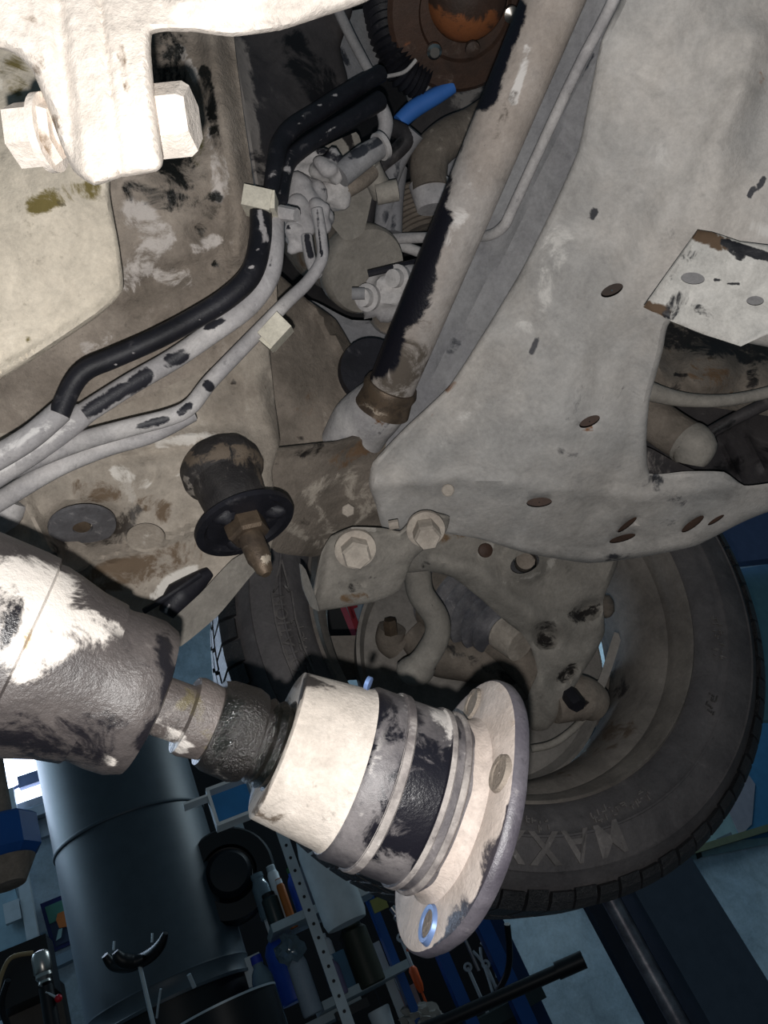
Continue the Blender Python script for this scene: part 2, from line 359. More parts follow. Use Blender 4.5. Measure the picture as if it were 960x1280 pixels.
# ================================================================== wheel
WC = P(602.3, 774.7, 0.9647)
az = math.radians(-64.3)                     # direction of the inboard side, towards the camera and right
def wheel():
    cm = math.radians(-9.36); aim = Vector((math.cos(az) * math.cos(cm), math.sin(az) * math.cos(cm), math.sin(cm)))     # inboard
    t = thing('road_wheel', 'hanging wheel with black mud tyre and dirty alloy rim seen from its inner side', 'wheel', WC)
    R = 0.352
    mr = lambda r: r if r < .229 else .2304 + (r - .232) * .824
    prof = [(0.085, 0.232), (0.094, 0.236), (0.1, 0.245), (0.106, 0.256), (0.1085, 0.262), (0.1085, 0.265), (0.1105, 0.269), (0.112, 0.2725), (0.1132, 0.2732), (0.1132, 0.2755), (0.112, 0.2762), (0.112, 0.290), (0.1095, 0.305),
            (0.108, 0.312), (0.1095, 0.3135), (0.107, 0.316), (0.1, 0.326), (0.092, 0.334), (0.085, R - 0.012), (0.05, R - 0.006), (0, R - 0.004), (-0.05, R - 0.006), (-0.085, R - 0.012), (-0.105, 0.315), (-0.11, 0.27), (-0.09, 0.232), (-0.085, 0.226), (0.08, 0.226)]
    MB().lathe(WC, aim, [(a, mr(b)) for a, b in prof], seg=144, closed=True).build('tyre', M_tyre, t)
    tyre = t.children[0]
    u, w = frame_of(aim)
    def pol(an, r, h): return WC + (u * math.cos(an) + w * math.sin(an)) * r + aim * h
    # shoulder blocks and centre blocks of the tread (real blocks standing on the carcass)
    nb = 80
    for side in (1, -1):
        for k in range(nb):
            a = 2 * math.pi * (k + (0.5 if side < 0 else 0)) / nb; da = 2 * math.pi / nb * (0.45 if k % 3 else .41)
            m = MB(); big = 0.003 if k % 2 else 0
            v = []
            for an in (a - da, a, a + da):
                for (h, r) in ((0.101, 0.333 - big), (0.0965, 0.342), (0.088, R - 0.001), (0.040, R + 0.002), (0.040, R - 0.014), (0.085, R - 0.025)):
                    v.append(pol(an, mr(r), h * side))
            f = []
            for i in range(2):
                for j in range(6):
                    f.append([i * 6 + j, i * 6 + (j + 1) % 6, (i + 1) * 6 + (j + 1) % 6, (i + 1) * 6 + j])
            f += [[0, 1, 2, 3, 4, 5], [17, 16, 15, 14, 13, 12]]
            m.add(v, f); m.build('shoulder_block', M_tread, tyre, smooth=False)
    m = MB()
    for row in (-0.018, 0.018):
        for k in range(nb):
            a = 2 * math.pi * (k + (0.25 if row > 0 else 0.7)) / nb; da = 2 * math.pi / nb * 0.40
            v = [pol(a + s_ * da + q * 0.012, mr(r), row + q * 0.014) for r in (R - 0.012, R + 0.003) for q in (-1, 1) for s_ in (-1, 1)]
            m.add(v, [[0, 1, 3, 2], [4, 6, 7, 5], [0, 4, 5, 1], [2, 3, 7, 6], [0, 2, 6, 4], [1, 5, 7, 3]])
    tag(m.build('centre_tread', M_tread, t, smooth=False), kind='stuff')
    # raised lettering bent round the sidewall
    sp = sorted((mr(b), a) for a, b in prof if a > .08 and b > .231)
    surf_h = lambda r: float(np.interp(r, [q[0] for q in sp], [q[1] for q in sp]))
    M_letter = dusty('scuffed_raised_rubber', (104, 99, 97), (80, 77, 76), dark=(56, 54, 54), rough=.6, scale=20)
    def word(txt, size, r0, a_mid, h, spread=1.0, ex=0.0016, bold=0.0):
        cu = bpy.data.curves.new('w', 'FONT'); cu.body = txt; cu.size = size; cu.extrude = ex; cu.offset = bold; cu.space_character = spread
        ob = bpy.data.objects.new('w', cu); COL.objects.link(ob)
        dg = bpy.context.evaluated_depsgraph_get(); mm = bpy.data.meshes.new_from_object(ob.evaluated_get(dg))
        vs = [v.co.copy() for v in mm.vertices]; fs = [list(p.vertices) for p in mm.polygons]
        bpy.data.objects.remove(ob); bpy.data.curves.remove(cu)
        x0 = min(v.x for v in vs); x1 = max(v.x for v in vs); xm = (x0 + x1) / 2
        out = []
        for v in vs:
            a = a_mid + sgn * (v.x - xm) / (r0 + 0.01); out.append(pol(a, r0 + v.y, surf_h(r0 + v.y) + v.z))
        bpy.data.meshes.remove(mm)
        return MB().add(out, fs)
    def ang_of(x, y):      # polar angle of a pixel on the sidewall plane
        r = ray(x, y); o = WC + aim * 0.11; q = CAM + r * ((o - CAM).dot(aim) / r.dot(aim)) - o
        return math.atan2(q.dot(w), q.dot(u))
    def rad_of(x, y):
        r = ray(x, y); o = WC + aim * 0.11; q = CAM + r * ((o - CAM).dot(aim) / r.dot(aim)) - o
        return q.length
    # clockwise as seen from the camera
    da_ = (ang_of(600, 1080) - ang_of(760, 1040) + math.pi) % (2 * math.pi) - math.pi
    global sgn; sgn = 1 if da_ > 0 else -1
    word('MAXX', 0.042, rad_of(700, 1040) , ang_of(700, 1062), 0.108, 1.25, 0.0026, 0.0007).build('raised_lettering', M_letter, t, smooth=False)
    word('ROTATION', 0.0185, rad_of(372, 815), ang_of(352, 800), 0.1085, 1.05, 0.0018, 0.0002).build('raised_lettering', M_letter, t, smooth=False)
    # arrow ahead of the rotation mark
    aa = ang_of(345, 724); m = MB(); ra0 = rad_of(350, 728)
    def tri_bar(p, q, wd_=0.0009):
        a = pol(p[0], ra0 + (p[1] - .3015) * .9, p[2]); b = pol(q[0], ra0 + (q[1] - .3015) * .9, q[2]); hh_ = surf_h(ra0)
        a += aim * (hh_ - p[2]); b += aim * (hh_ - q[2]); d = (b - a).normalized(); n = d.cross(aim).normalized()
        m.box((a + b) / 2, d * (b - a).length / 2, n * wd_, aim * 0.0018)
    for (p, q) in (((-.06, .2915), (.08, .301)), ((.08, .301), (-.06, .3105)), ((-.06, .2915), (-.03, .298)), ((-.06, .3105), (-.03, .304)), ((-.18, .2895), (-.06, .2895)), ((-.18, .3125), (-.06, .3125)), ((-.30, .2895), (-.18, .2895)), ((-.30, .3125), (-.18, .3125)), ((-.42, .2895), (-.30, .2895)), ((-.42, .3125), (-.30, .3125))):
        tri_bar((aa + sgn * p[0], p[1], 0.1095), (aa + sgn * q[0], q[1], 0.1095))
    m.build('raised_arrow', M_letter, t, smooth=False)
    # fine size marks near the bead: small raised strokes
    m = MB(); rnd = random.Random(3)
    for (xa, ya, xb, yb) in ((874, 770, 880, 822), (872, 858, 868, 885), (640, 1018, 690, 1018), (735, 1005, 800, 965), (404, 770, 424, 830)):
        a1, a2 = ang_of(xa, ya), ang_of(xb, yb); dd = (a2 - a1 + math.pi) % (2 * math.pi) - math.pi; n_ = max(4, int(abs(dd) / 0.028))
        for k in range(n_):
            a = a1 + dd * k / n_
            for j in range(3):
                p = pol(a + rnd.uniform(-.008, .008), 0.248 + rnd.uniform(0, 0.011), 0.1105); d = (u * math.cos(a) + w * math.sin(a)); e = aim.cross(d)
                if rnd.random() < .5: d, e = e, d
                m.box(p, d * rnd.uniform(.001, .0035), e * .0006, aim * .0012)
    tag(m.build('fine_raised_marks', M_letter, t, smooth=False), kind='stuff')
    # rim: barrel, lips, spokes, hub
    bar = [(0.092, 0.234), (0.096, 0.2305), (0.093, 0.2285), (0.084, 0.2265), (0.078, 0.222), (0.058, 0.220), (0.045, 0.206), (0.0, 0.196), (-0.05, 0.199), (-0.075, 0.212), (-0.092, 0.214), (-0.096, 0.220),
           (-0.092, 0.226), (-0.05, 0.206), (0.0, 0.202), (0.045, 0.212), (0.06, 0.227), (0.085, 0.232)]
    MB().lathe(WC, aim, bar, seg=120, closed=True).build('rim_barrel', M_rim, t, paint=[('R', [(755, 760), (770, 860)], 26, .42), ('G', [(700, 960), (790, 900)], 30, .4), ('B', [(740, 720), (765, 790)], 20, .5)])
    for k in range(5):
        a = math.radians(72 * k + 64); m = MB()
        d = u * math.cos(a) + w * math.sin(a); e = aim.cross(d)
        v = []
        for (r, wd_, h, th) in ((0.03, 0.030, -0.052, 0.028), (0.09, 0.026, -0.055, 0.026), (0.15, 0.024, -0.062, 0.022), (0.205, 0.038, -0.075, 0.018)):
            for (i, j) in ((-1, -1), (1, -1), (1, 1), (-1, 1)):
                v.append(WC + d * r + e * wd_ * i * (1 if j > 0 else .8) + aim * (h + th * j * .5))
        f = [[i * 4 + j, i * 4 + (j + 1) % 4, (i + 1) * 4 + (j + 1) % 4, (i + 1) * 4 + j] for i in range(3) for j in range(4)] + [[3, 2, 1, 0], [12, 13, 14, 15]]
        m.add(v, f); m.build('spoke', M_rim, t)
    MB().lathe(WC, aim, [(-0.075, 0.02), (-0.072, 0.06), (-0.04, 0.068), (-0.02, 0.06), (-0.02, 0.02)], seg=40).build('hub', M_rim, t)
    return aim, u, w, pol
aim, wu, ww, wpol = wheel()

# ================================================================== brake backing plate, hub carrier, boot, link
t = thing('brake_backing_plate', 'round dusty grey brake backing plate inside the wheel', 'brake plate', WC + aim * 0.0)
a_mid = 0
MB().lathe(P(600, 822, 0.96), aim, [(-0.012, 0.03), (-0.012, 0.150), (-0.016, 0.157), (0.012, 0.160), (0.014, 0.156), (0.000, 0.148), (0.0, 0.11), (0.006, 0.10), (0.006, 0.03)], seg=96, closed=True).build('dished_plate', M_shield, t, paint=[('R', [(520, 870), (600, 850)], 14, .3)])
MB().lathe(P(600, 822, 0.96), aim, [(-0.035, 0.03), (-0.035, 0.142), (-0.018, 0.142), (-0.018, 0.03)], seg=80, closed=True).build('brake_disc', M_brown, t)

t = thing('hub_carrier', 'brown grimy cast hub carrier behind the lower arm', 'hub carrier', P(560, 800, .93))
m = MB().tube(PP([(515, 790, .93), (545, 815, .92), (590, 822, .92), (640, 835, .91), (665, 870, .90)]), [.02, .028, .03, .026, .02], seg=18)
m.tube(PP([(560, 730, .93), (552, 770, .925), (560, 815, .92)]), [.018, .022, .028], seg=16)
m.build('casting', M_brown, t, paint=[('R', [(540, 800), (640, 850)], 12, .5), ('B', [(560, 815), (590, 826)], 6, .5)])
MB().tube(PP([(610, 800, .905), (650, 825, .89), (680, 870, .88)]), [.016, .022, .016], seg=16).build('lower_lug', M_brown, t)
MB().prism(P(553, 748, .915), dirpx((553, 748, .9), (580, 752, .9)), .0075, .02, 12).build('pin', M_bolt, t)
MB().tube(PP([(495, 808, .92), (487, 800, .915), (490, 785, .91)]), .017, seg=16).build('caliper_ear', M_brown, t, paint=[('R', [(490, 780), (490, 815)], 12, .3)])
MB().prism(P(489, 792, .90), dirpx((489, 792, .9), (487, 774, .895)), .0085, .018, 6).build('caliper_bolt', M_brass, t)

t = thing('drive_shaft_boot', 'black ribbed rubber boot behind the lower arm', 'rubber boot', P(600, 765, .9))
ax_ = (P(560, 742, .945) - P(628, 790, .875)).normalized(); p0 = P(628, 790, .880)
prof = [(0, .016)]; r_ = .020
for k in range(5):
    prof += [(.005 + k * .013, .017 + k * .0058), (.007 + k * .013, .018 + k * .0058), (.012 + k * .013, .034 + k * .0055), (.0155 + k * .013, .034 + k * .0055)]
prof += [(.08, .052), (.10, .052)]
bt = MB().lathe(p0, ax_, prof, seg=48).build('bellows', dusty('dusty_dark_rubber', (128, 126, 128), (84, 84, 90), dark=(20, 20, 24), rough=.5, scale=20), t)
MB().lathe(p0 - ax_ * .03, ax_, [(0, .014), (.0, .020), (.03, .021), (.034, .017)], seg=24).build('small_end_clamp', M_bolt, t)
MB().lathe(p0 + ax_ * .07, ax_, [(0, .053), (0, .056), (.02, .056), (.02, .053)], seg=48, closed=True).build('large_end_clamp', M_brown, t)

o = MB().tube(PP([(512, 688, .80), (521, 715, .80), (526, 742, .80), (545, 772, .80), (546, 796, .80), (532, 822, .80), (520, 838, .80)]), [.0145, .0145, .014, .0135, .0135, .014, .0165], seg=24)
o.blob(P(519, 838, .80), .020, .0165, .018, amp=.1)
o = o.build('anti_roll_bar', M_arm, paint=[('R', [(541, 757), (549, 774)], 3, .35)])
tag(o, 'curved grey-beige anti-roll bar end hanging down in front of the brake plate', 'suspension bar')

# ================================================================== lower control arm
S = Surf([(500, 690, .75), (560, 690, .74), (640, 700, .77), (760, 690, .80), (745, 780, .82), (700, 870, .84), (670, 900, .85), (600, 745, .77), (650, 800, .80)],
         ridges=[([(540, 700), (600, 716), (640, 750), (690, 788)], 22, .012), ([(668, 830), (690, 890)], 14, .006), ([(770, 700), (752, 760)], 14, .006)],
         bowls=[(655, 704, 34, 30, -20, .010, .5), (683, 793, 24, 22, 0, -.028, .8), (738, 762, 28, 17, -20, -.020, .8), (710, 842, 26, 10, -35, -.014, .8)])
t = thing('lower_control_arm', 'broad pressed steel lower suspension arm with one round hole, leading into the wheel', 'suspension arm', P(650, 740, .8))
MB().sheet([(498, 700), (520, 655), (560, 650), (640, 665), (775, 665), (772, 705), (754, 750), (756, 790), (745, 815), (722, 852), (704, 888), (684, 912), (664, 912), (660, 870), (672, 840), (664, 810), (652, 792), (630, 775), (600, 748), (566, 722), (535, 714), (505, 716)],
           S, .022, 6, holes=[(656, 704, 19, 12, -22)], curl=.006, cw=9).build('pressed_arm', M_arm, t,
           paint=[('R', [(683, 795)], 26, .62), ('R', [(738, 762), (722, 768)], 22, .55), ('R', [(700, 848), (716, 836)], 12, .6), ('B', [(600, 692), (612, 682)], 12, .6), ('B', [(630, 728), (680, 715), (694, 695)], 8, .5), ('R', [(560, 685), (530, 706)], 10, .35), ('G', [(520, 680), (575, 668)], 14, .5)])  # dark layer in the three dents paints their shade
MB().lathe(P(657, 702, .80), dirpx((657, 702, .8), (652, 712, .87)), [(0, .012), (0, .0175), (.03, .0175), (.03, .012)], seg=32, closed=True).build('bush_sleeve', M_black, t)
MB().lathe(P(657, 700, .82), dirpx((657, 702, .8), (652, 712, .87)), [(0, .001), (0, .010), (.03, .010), (.03, .001)], seg=24).build('bush_core', M_gear, t)
MB().prism(P(606, 688, .745), -ray(606, 688) + CX * .3, .007, .004, 16).build('plug', M_rustd, t)
MB().tube(PP([(690, 880, .86), (725, 872, .87), (745, 880, .88)]), [.022, .026, .02], seg=20).build('ball_joint', M_brown, t, paint=[('R', [(715, 865), (730, 880)], 9, .6)])
MB().prism(P(711, 866, .845), dirpx((711, 866, .85), (724, 884, .83)), .010, .022, 6).build('ball_joint_nut', M_black, t)

o = MB().sheet([(768, 790), (748, 850), (722, 884), (724, 888), (755, 862), (776, 800)], Surf([(760, 800, .87), (730, 880, .87), (770, 830, .87)]), .002, 6).build('shield_edge', M_shield)
tag(o, 'thin curved light grey edge strip right of the lower arm inside the rim', 'shield strip')
o = MB().tube(PP([(664, 936, .86), (690, 930, .86), (716, 912, .87), (742, 884, .88)]), .0042, seg=10).build('sensor_cable', M_arm)
tag(o, 'thin grey cable curving along the bottom of the wheel opening', 'cable')
o = MB().blob(P(757, 758, .90), .010, .014, .012, amp=.1).build('rubber_plug', M_brown)
tag(o, 'small brown rubber plug at the right edge of the lower arm', 'plug')

# ================================================================== cross member
S_H = Surf([(790, -60, .43), (1010, -60, .43), (960, 150, .465), (700, 250, .53), (850, 120, .46), (560, 485, .60), (700, 560, .60), (790, 450, .57), (1010, 440, .52), (465, 600, .63), (800, 620, .65), (600, 610, .63), (540, 665, .68), (735, 703, .72), (960, 645, .67), (1010, 600, .65), (400, 690, .67), (900, 350, .50)],
          ridges=[([(470, 606), (570, 598), (700, 612), (810, 622), (960, 600)], 12, .004), ([(760, -20), (728, 150), (650, 345), (560, 480), (470, 575)], 22, .006),
                  ([(840, 250), (790, 345), (720, 440), (700, 520)], 40, .007), ([(940, 50), (900, 200), (872, 285)], 40, .007), ([(870, -30), (790, 120), (700, 330)], 34, .003), ([(930, 110), (830, 280)], 26, .003), ([(640, 420), (590, 520), (520, 590)], 30, .004), ([(800, 420), (790, 560), (740, 640)], 25, -.004), ([(540, 664), (660, 688), (740, 700), (860, 680)], 9, .004)],
          bowls=[(765, 363, 20, 11, -25, -.004, .9), (735, 528, 18, 9, -25, -.004, .9), (674, 628, 20, 9, -5, -.003, .9), (785, 655, 26, 8, -35, -.007, .9), (780, 672, 26, 9, -15, -.007, .9), (868, 652, 24, 8, -35, -.007, .9), (820, 600, 14, 6, 0, -.006, .9), (620, 120, 2, 2, 0, 0, 1)])
t = thing('front_cross_member', 'large light grey dusty pressed steel cross member filling the right side', 'cross member', P(700, 450, .6))
H_OUT = [(790, -60), (776, 0), (752, 50), (737, 120), (722, 190), (690, 262), (652, 338), (610, 408), (562, 482), (505, 536), (466, 578), (461, 606), (470, 632), (478, 660), (500, 664), (540, 664), (600, 674), (660, 692), (735, 704), (800, 697), (870, 682), (960, 640), (1150, 622), (1150, 575), (962, 604), (930, 607), (905, 590), (860, 589), (812, 592), (808, 550), (812, 500), (828, 440), (838, 402), (900, 424), (1150, 440), (1150, -60)]
H = MB().sheet(H_OUT, S_H, .006, 7, holes=[(765, 363, 15, 7, -25), (737, 527, 14, 6, -25), (674, 628, 16, 6, -5), (784, 656, 15, 3.2, -38), (778, 673, 17, 4, -16), (866, 655, 17, 4.5, -36), (895, 650, 12, 2.5, -32)], curl=.006, cw=9)
H.build('pressed_panel', M_panel, t, paint=[
    ('R', [(664, 442), (672, 424)], 7, .75), ('R', [(738, 272), (744, 262)], 6, .9), ('R', [(800, 650), (840, 655)], 16, .3), ('R', [(830, 305), (860, 265)], 26, .33), ('R', [(790, 350), (825, 300)], 34, .28),
    ('R', [(740, 490), (790, 490)], 34, .32), ('R', [(690, 520), (760, 500)], 24, .27), ('R', [(912, 235), (916, 252)], 8, .3), ('R', [(810, 608), (850, 625)], 18, .36), ('R', [(820, 600)], 16, .6),
    ('R', [(760, 698), (805, 694)], 9, .45), ('R', [(700, 565), (800, 590)], 12, .34), ('R', [(775, 660), (800, 650)], 16, .35), ('R', [(935, 245), (955, 225)], 5, .8),
    ('G', [(872, 275), (890, 250)], 9, .4), ('G', [(648, 345), (640, 362)], 8, .42), ('G', [(560, 488), (568, 480)], 7, .42), ('G', [(690, 262), (722, 190)], 6, .3), ('G', [(495, 562), (540, 520)], 8, .36), ('G', [(775, 375), (756, 372)], 9, .45), ('G', [(950, 90), (958, 120)], 8, .5),
    ('G', [(730, 540), (740, 536)], 7, .42), ('G', [(410, 650), (450, 620)], 26, .36), ('G', [(668, 612)], 12, .3),
    ('B', [(700, 200), (740, 60)], 34, .34), ('B', [(660, 400), (700, 300)], 34, .38), ('B', [(560, 560), (640, 480)], 40, .32), ('B', [(800, 150), (830, 200)], 30, .3), ('B', [(880, 260), (960, 290)], 16, .4), ('B', [(560, 480), (640, 560)], 20, .3)])
for (x, y, a, b, g, d) in ((765, 363, 22, 12, -25, .585), (737, 527, 20, 11, -25, .635), (674, 628, 22, 11, -5, .675)):
    p = P(x, y, d)
    MB().lathe(p, ray(x, y), [(0, px(a + 4, d)), (.012, px(a + 2, d)), (.012, 0.0005)], seg=24, cap=False).build('hole_back_plate', M_rustd, t)
MB().prism(P(435, 638, .648), -ray(435, 638), px(9, .65), .006, 6).build('small_stud', M_bolt, t)
MB().prism(P(560, 613, .63), -ray(562, 613), px(8, .63), .005, 12).build('small_stud', M_bolt, t)

MB().sheet([(735, 640), (800, 628), (930, 620), (960, 636), (870, 672), (800, 688), (745, 690)], Surf([(735, 640, .73), (960, 630, .70), (800, 690, .74)]), .003, 8).build('inner_web', M_rustd, t)

# long grey flange between tube and cross member
S = Surf([(775, -20, .47), (690, 262, .555), (560, 485, .625), (750, -20, .475), (640, 240, .57), (500, 520, .64)], ridges=[([(770, 0), (730, 90), (640, 300), (540, 470)], 8, .003)])
o = MB().sheet([(800, -40), (778, 50), (760, 120), (735, 200), (705, 275), (665, 345), (622, 415), (575, 490), (520, 545), (470, 590), (455, 560), (485, 520), (512, 462), (545, 395), (582, 310), (622, 222), (668, 112), (712, 20), (738, -40)], S, .004, 7, curl=.003)
o = o.build('side_flange', M_strip, paint=[('R', [(562, 440), (572, 425)], 12, .5), ('R', [(540, 480), (550, 455)], 14, .42), ('R', [(728, 95), (742, 70)], 6, .6), ('B', [(640, 300), (700, 180)], 24, .3)])
tag(o, 'long narrow blue-grey steel flange running along the left edge of the big cross member', 'steel flange')

# bracket plate with two holes at right
S = Surf([(872, 288, .475), (1010, 330, .455), (805, 382, .485), (925, 432, .47)], ridges=[([(925, 436), (960, 418), (1150, 405)], 12, .003), ([(805, 384), (872, 290)], 6, .003)])
t = thing('perforated_bracket_plate', 'pale steel bracket plate with two round holes and scraped edges at the right', 'bracket', P(890, 360, .46))
MB().sheet([(872, 287), (890, 290), (925, 302), (1150, 330), (1150, 415), (958, 418), (926, 433), (880, 418), (840, 402), (804, 384)], S, .004, 4.5, holes=[(866, 348, 15, 7.5, 5), (944, 376, 11, 6, 0)], curl=.0015, cw=6, sm=3).build('plate', dusty('pale_scratched_paint', (196, 192, 186), (184, 181, 176), dark=(30, 30, 34), rust=(92, 74, 58), scale=20, speck=0.3, bump=.2), t,
    paint=[('G', [(874, 292), (905, 305)], 17, .75), ('R', [(905, 303), (962, 322)], 9, .9), ('G', [(810, 382), (835, 390)], 12, .6), ('R', [(850, 372), (838, 392)], 16, .55), ('R', [(855, 318), (898, 325)], 14, .44), ('R', [(870, 385), (890, 394)], 12, .5), ('R', [(893, 350), (925, 356)], 3, .7), ('R', [(840, 348), (858, 326)], 10, .44), ('R', [(905, 305), (925, 320)], 10, .5)])
MB().sheet([(850, 338), (884, 338), (884, 362), (850, 362)], Surf([(850, 338, .489), (884, 338, .487), (866, 362, .487)]), .002, 6).build('doubler_plate', M_strip, t)
MB().sheet([(930, 366), (958, 366), (958, 388), (930, 388)], Surf([(930, 366, .482), (958, 366, .48), (944, 388, .48)]), .002, 6).build('doubler_plate', M_strip, t)

# behind the opening at right
o = MB().sheet([(780, 380), (1150, 400), (1150, 560), (960, 520), (860, 505), (790, 500)], Surf([(800, 400, .70), (960, 400, .72), (900, 500, .66), (800, 490, .66), (1010, 500, .68)], bowls=[(885, 462, 52, 40, -10, .02, .6), (960, 470, 40, 40, 0, .015, .7)], ridges=[([(800, 430), (840, 480)], 16, .012)]), .006, 7)
o = o.build('heat_shield', M_brown, paint=[('R', [(830, 420), (1000, 440)], 34, .62), ('R', [(940, 480), (945, 440)], 14, .5), ('G', [(880, 460), (905, 480)], 40, .4), ('R', [(838, 500), (850, 470)], 16, .5), ('G', [(823, 430), (840, 440)], 10, .5)])
tag(o, 'dark brown curved heat shield seen through the opening below the bracket plate', 'heat shield')
MB().tube(PP([(800, 480, .645), (815, 490, .64), (860, 500, .64), (920, 499, .64), (1000, 480, .64)]), [.008, .008, .006, .005, .005], seg=12).build('shield_rim', M_arm, o)
o = MB().sheet([(790, 490), (860, 500), (1150, 470), (1150, 640), (940, 620), (900, 640), (800, 640)], Surf([(800, 500, .72), (960, 500, .73), (900, 620, .70)], ridges=[([(850, 560), (960, 505)], 10, .01), ([(905, 555), (925, 600)], 5, .006), ([(935, 545), (955, 590)], 5, .006), ([(875, 600), (850, 575)], 5, .006)]), .006, 6)
o = o.build('plastic_undertray', M_plastic, paint=[('R', [(870, 600), (960, 570)], 22, .5), ('R', [(885, 548), (920, 528)], 8, .7), ('B', [(870, 520), (900, 515)], 4, .5)])
tag(o, 'black ribbed plastic undertray at the right edge below the heat shield', 'undertray')
t = thing('exhaust_elbow', 'short dull grey-brown pipe elbow in the opening at the right', 'pipe', P(850, 540, .66))
MB().tube(PP([(795, 505, .67), (825, 530, .66), (852, 548, .655), (868, 556, .65)]), [.018, .018, .018, .018], seg=24).build('pipe', M_brown, t, paint=[('B', [(868, 556)], 26, .7)])
MB().tube(PP([(858, 552, .652), (866, 560, .648), (862, 580, .65)]), [.019, .0195, .012], seg=24).build('pipe_collar', M_arm, t)
o = MB().tube(PP([(880, 545, .66), (910, 528, .655), (950, 508, .65), (1010, 480, .65)]), .0055, seg=10).build('ribbed_cable', M_plastic, paint=[('R', [(890, 540), (915, 527)], 8, .7)])
tag(o, 'dark cable running right from the pipe elbow', 'cable')
o = MB().sheet([(804, 558), (840, 575), (880, 594), (880, 612), (804, 616)], Surf([(804, 558, .66), (880, 594, .665), (804, 610, .655)]), .006, 5).build('dark_gusset', M_plastic, paint=[('B', [(815, 570), (840, 590)], 30, .35)])
tag(o, 'dark grey triangular gusset at the lower corner of the opening', 'gusset')

# ================================================================== long axle tube
t = thing('axle_tube', 'long thick dusty steel axle tube slanting down from the top with a blackened left side', 'axle tube', P(600, 250, .5))
pa, pb = P(708, -40, .445), P(488, 486, .60); n_ = 60
path = [pa.lerp(pb, i / n_) for i in range(n_ + 1)]
MB().tube(path, .0183, seg=40, n=1).build('tube', M_tube, t, paint=[
    ('R', [(644, 10), (605, 122)], 24, .8), ('R', [(600, 105), (560, 220)], 12, .5), ('R', [(540, 270), (500, 380), (470, 450)], 36, .9), ('R', [(522, 350), (508, 390)], 36, .8), ('R', [(560, 225), (535, 290)], 16, .7), ('R', [(600, 170), (606, 180)], 4, .6), ('R', [(560, 230), (548, 262)], 9, .45),
    ('G', [(500, 400), (520, 420), (490, 490)], 50, .55), ('G', [(640, 120), (620, 170)], 16, .33), ('B', [(660, 60), (640, 130)], 10, .5), ('B', [(560, 300), (600, 220)], 22, .42)])
d_ = (pb - pa).normalized()
MB().lathe(pb - d_ * .004, d_, [(0, .018), (0, .0205), (.004, .022), (.010, .0205), (.016, .0215), (.022, .0225), (.024, .018)], seg=40, closed=True).build('ring_clamp', M_brass, t, paint=[('B', [(455, 505), (490, 525)], 5, .5), ('G', [(450, 490), (500, 520)], 20, .5)])
bp = smooth_path(PP([(486, 497, .612), (470, 512, .628), (452, 530, .645), (438, 556, .66)]), 6)
MB().tube(bp, [.021, .024, .026, .026], seg=32, n=1).build('end_boot', M_hosew, t, paint=[('G', [(455, 500), (475, 530)], 12, .5), ('R', [(492, 520), (470, 545)], 6, .4)])
MB().lathe(P(466, 465, .66), dirpx((478, 470, .6), (455, 500, .66)), [(-.004, .003), (-.004, .029), (.004, .030), (.006, .003)], seg=36).build('dust_washer', M_black, t)
MB().sheet([(522, 464), (526, 470), (508, 500), (502, 496)], Surf([(522, 464, .59), (508, 500, .60), (526, 470, .59)]), .004, 4).build('wedge_tab', M_black, t)

# thin pipes beside it
t = thing('brake_pipe', 'thin bare metal pipe running beside the axle tube and crossing behind it', 'pipe', P(700, 130, .5))
MB().tube(PP([(790, -50, .455), (757, 20, .47), (725, 80, .49), (694, 145, .51), (664, 210, .53), (640, 262, .55), (630, 282, .56), (612, 294, .58), (580, 297, .62), (532, 297, .66), (490, 299, .68), (468, 306, .685), (455, 325, .685), (440, 358, .685)]), [.0037, .0037, .0037, .004, .004, .0045, .0055, .006], seg=14).build('pipe', M_hosew, t, paint=[('R', [(470, 300), (530, 292)], 6, .3), ('R', [(650, 230), (700, 130)], 3, .35)])
MB().blob(P(440, 360, .684), .009, .008, .008, amp=.1).build('pipe_foot', M_hosew, t)
o = MB().tube(PP([(742, -30, .47), (700, 60, .49), (640, 195, .53), (612, 255, .56), (598, 275, .60)]), .0026, seg=10).build('thin_line', M_strip, paint=[('R', [(700, 60), (690, 90)], 6, .8), ('R', [(655, 165), (640, 190)], 6, .8)])
tag(o, 'very thin grey line between the axle tube and the brake pipe', 'pipe')
o = MB().tube(PP([(482, 303, .69), (510, 310, .70), (560, 328, .70), (600, 333, .70), (640, 330, .70)]), .0048, seg=12).build('cross_pipe', M_hosew)
tag(o, 'thin grey pipe passing right behind the axle tube just below the brake pipe', 'pipe')
o = MB().sheet([(560, 345), (606, 332), (640, 300), (650, 330), (590, 420), (535, 500), (520, 470)], Surf([(560, 345, .70), (640, 330, .68), (540, 480, .66)]), .004, 7).build('closing_plate', M_panel, paint=[('R', [(575, 352), (600, 345)], 8, .6)])
tag(o, 'pale plate visible between axle tube and side flange', 'plate')
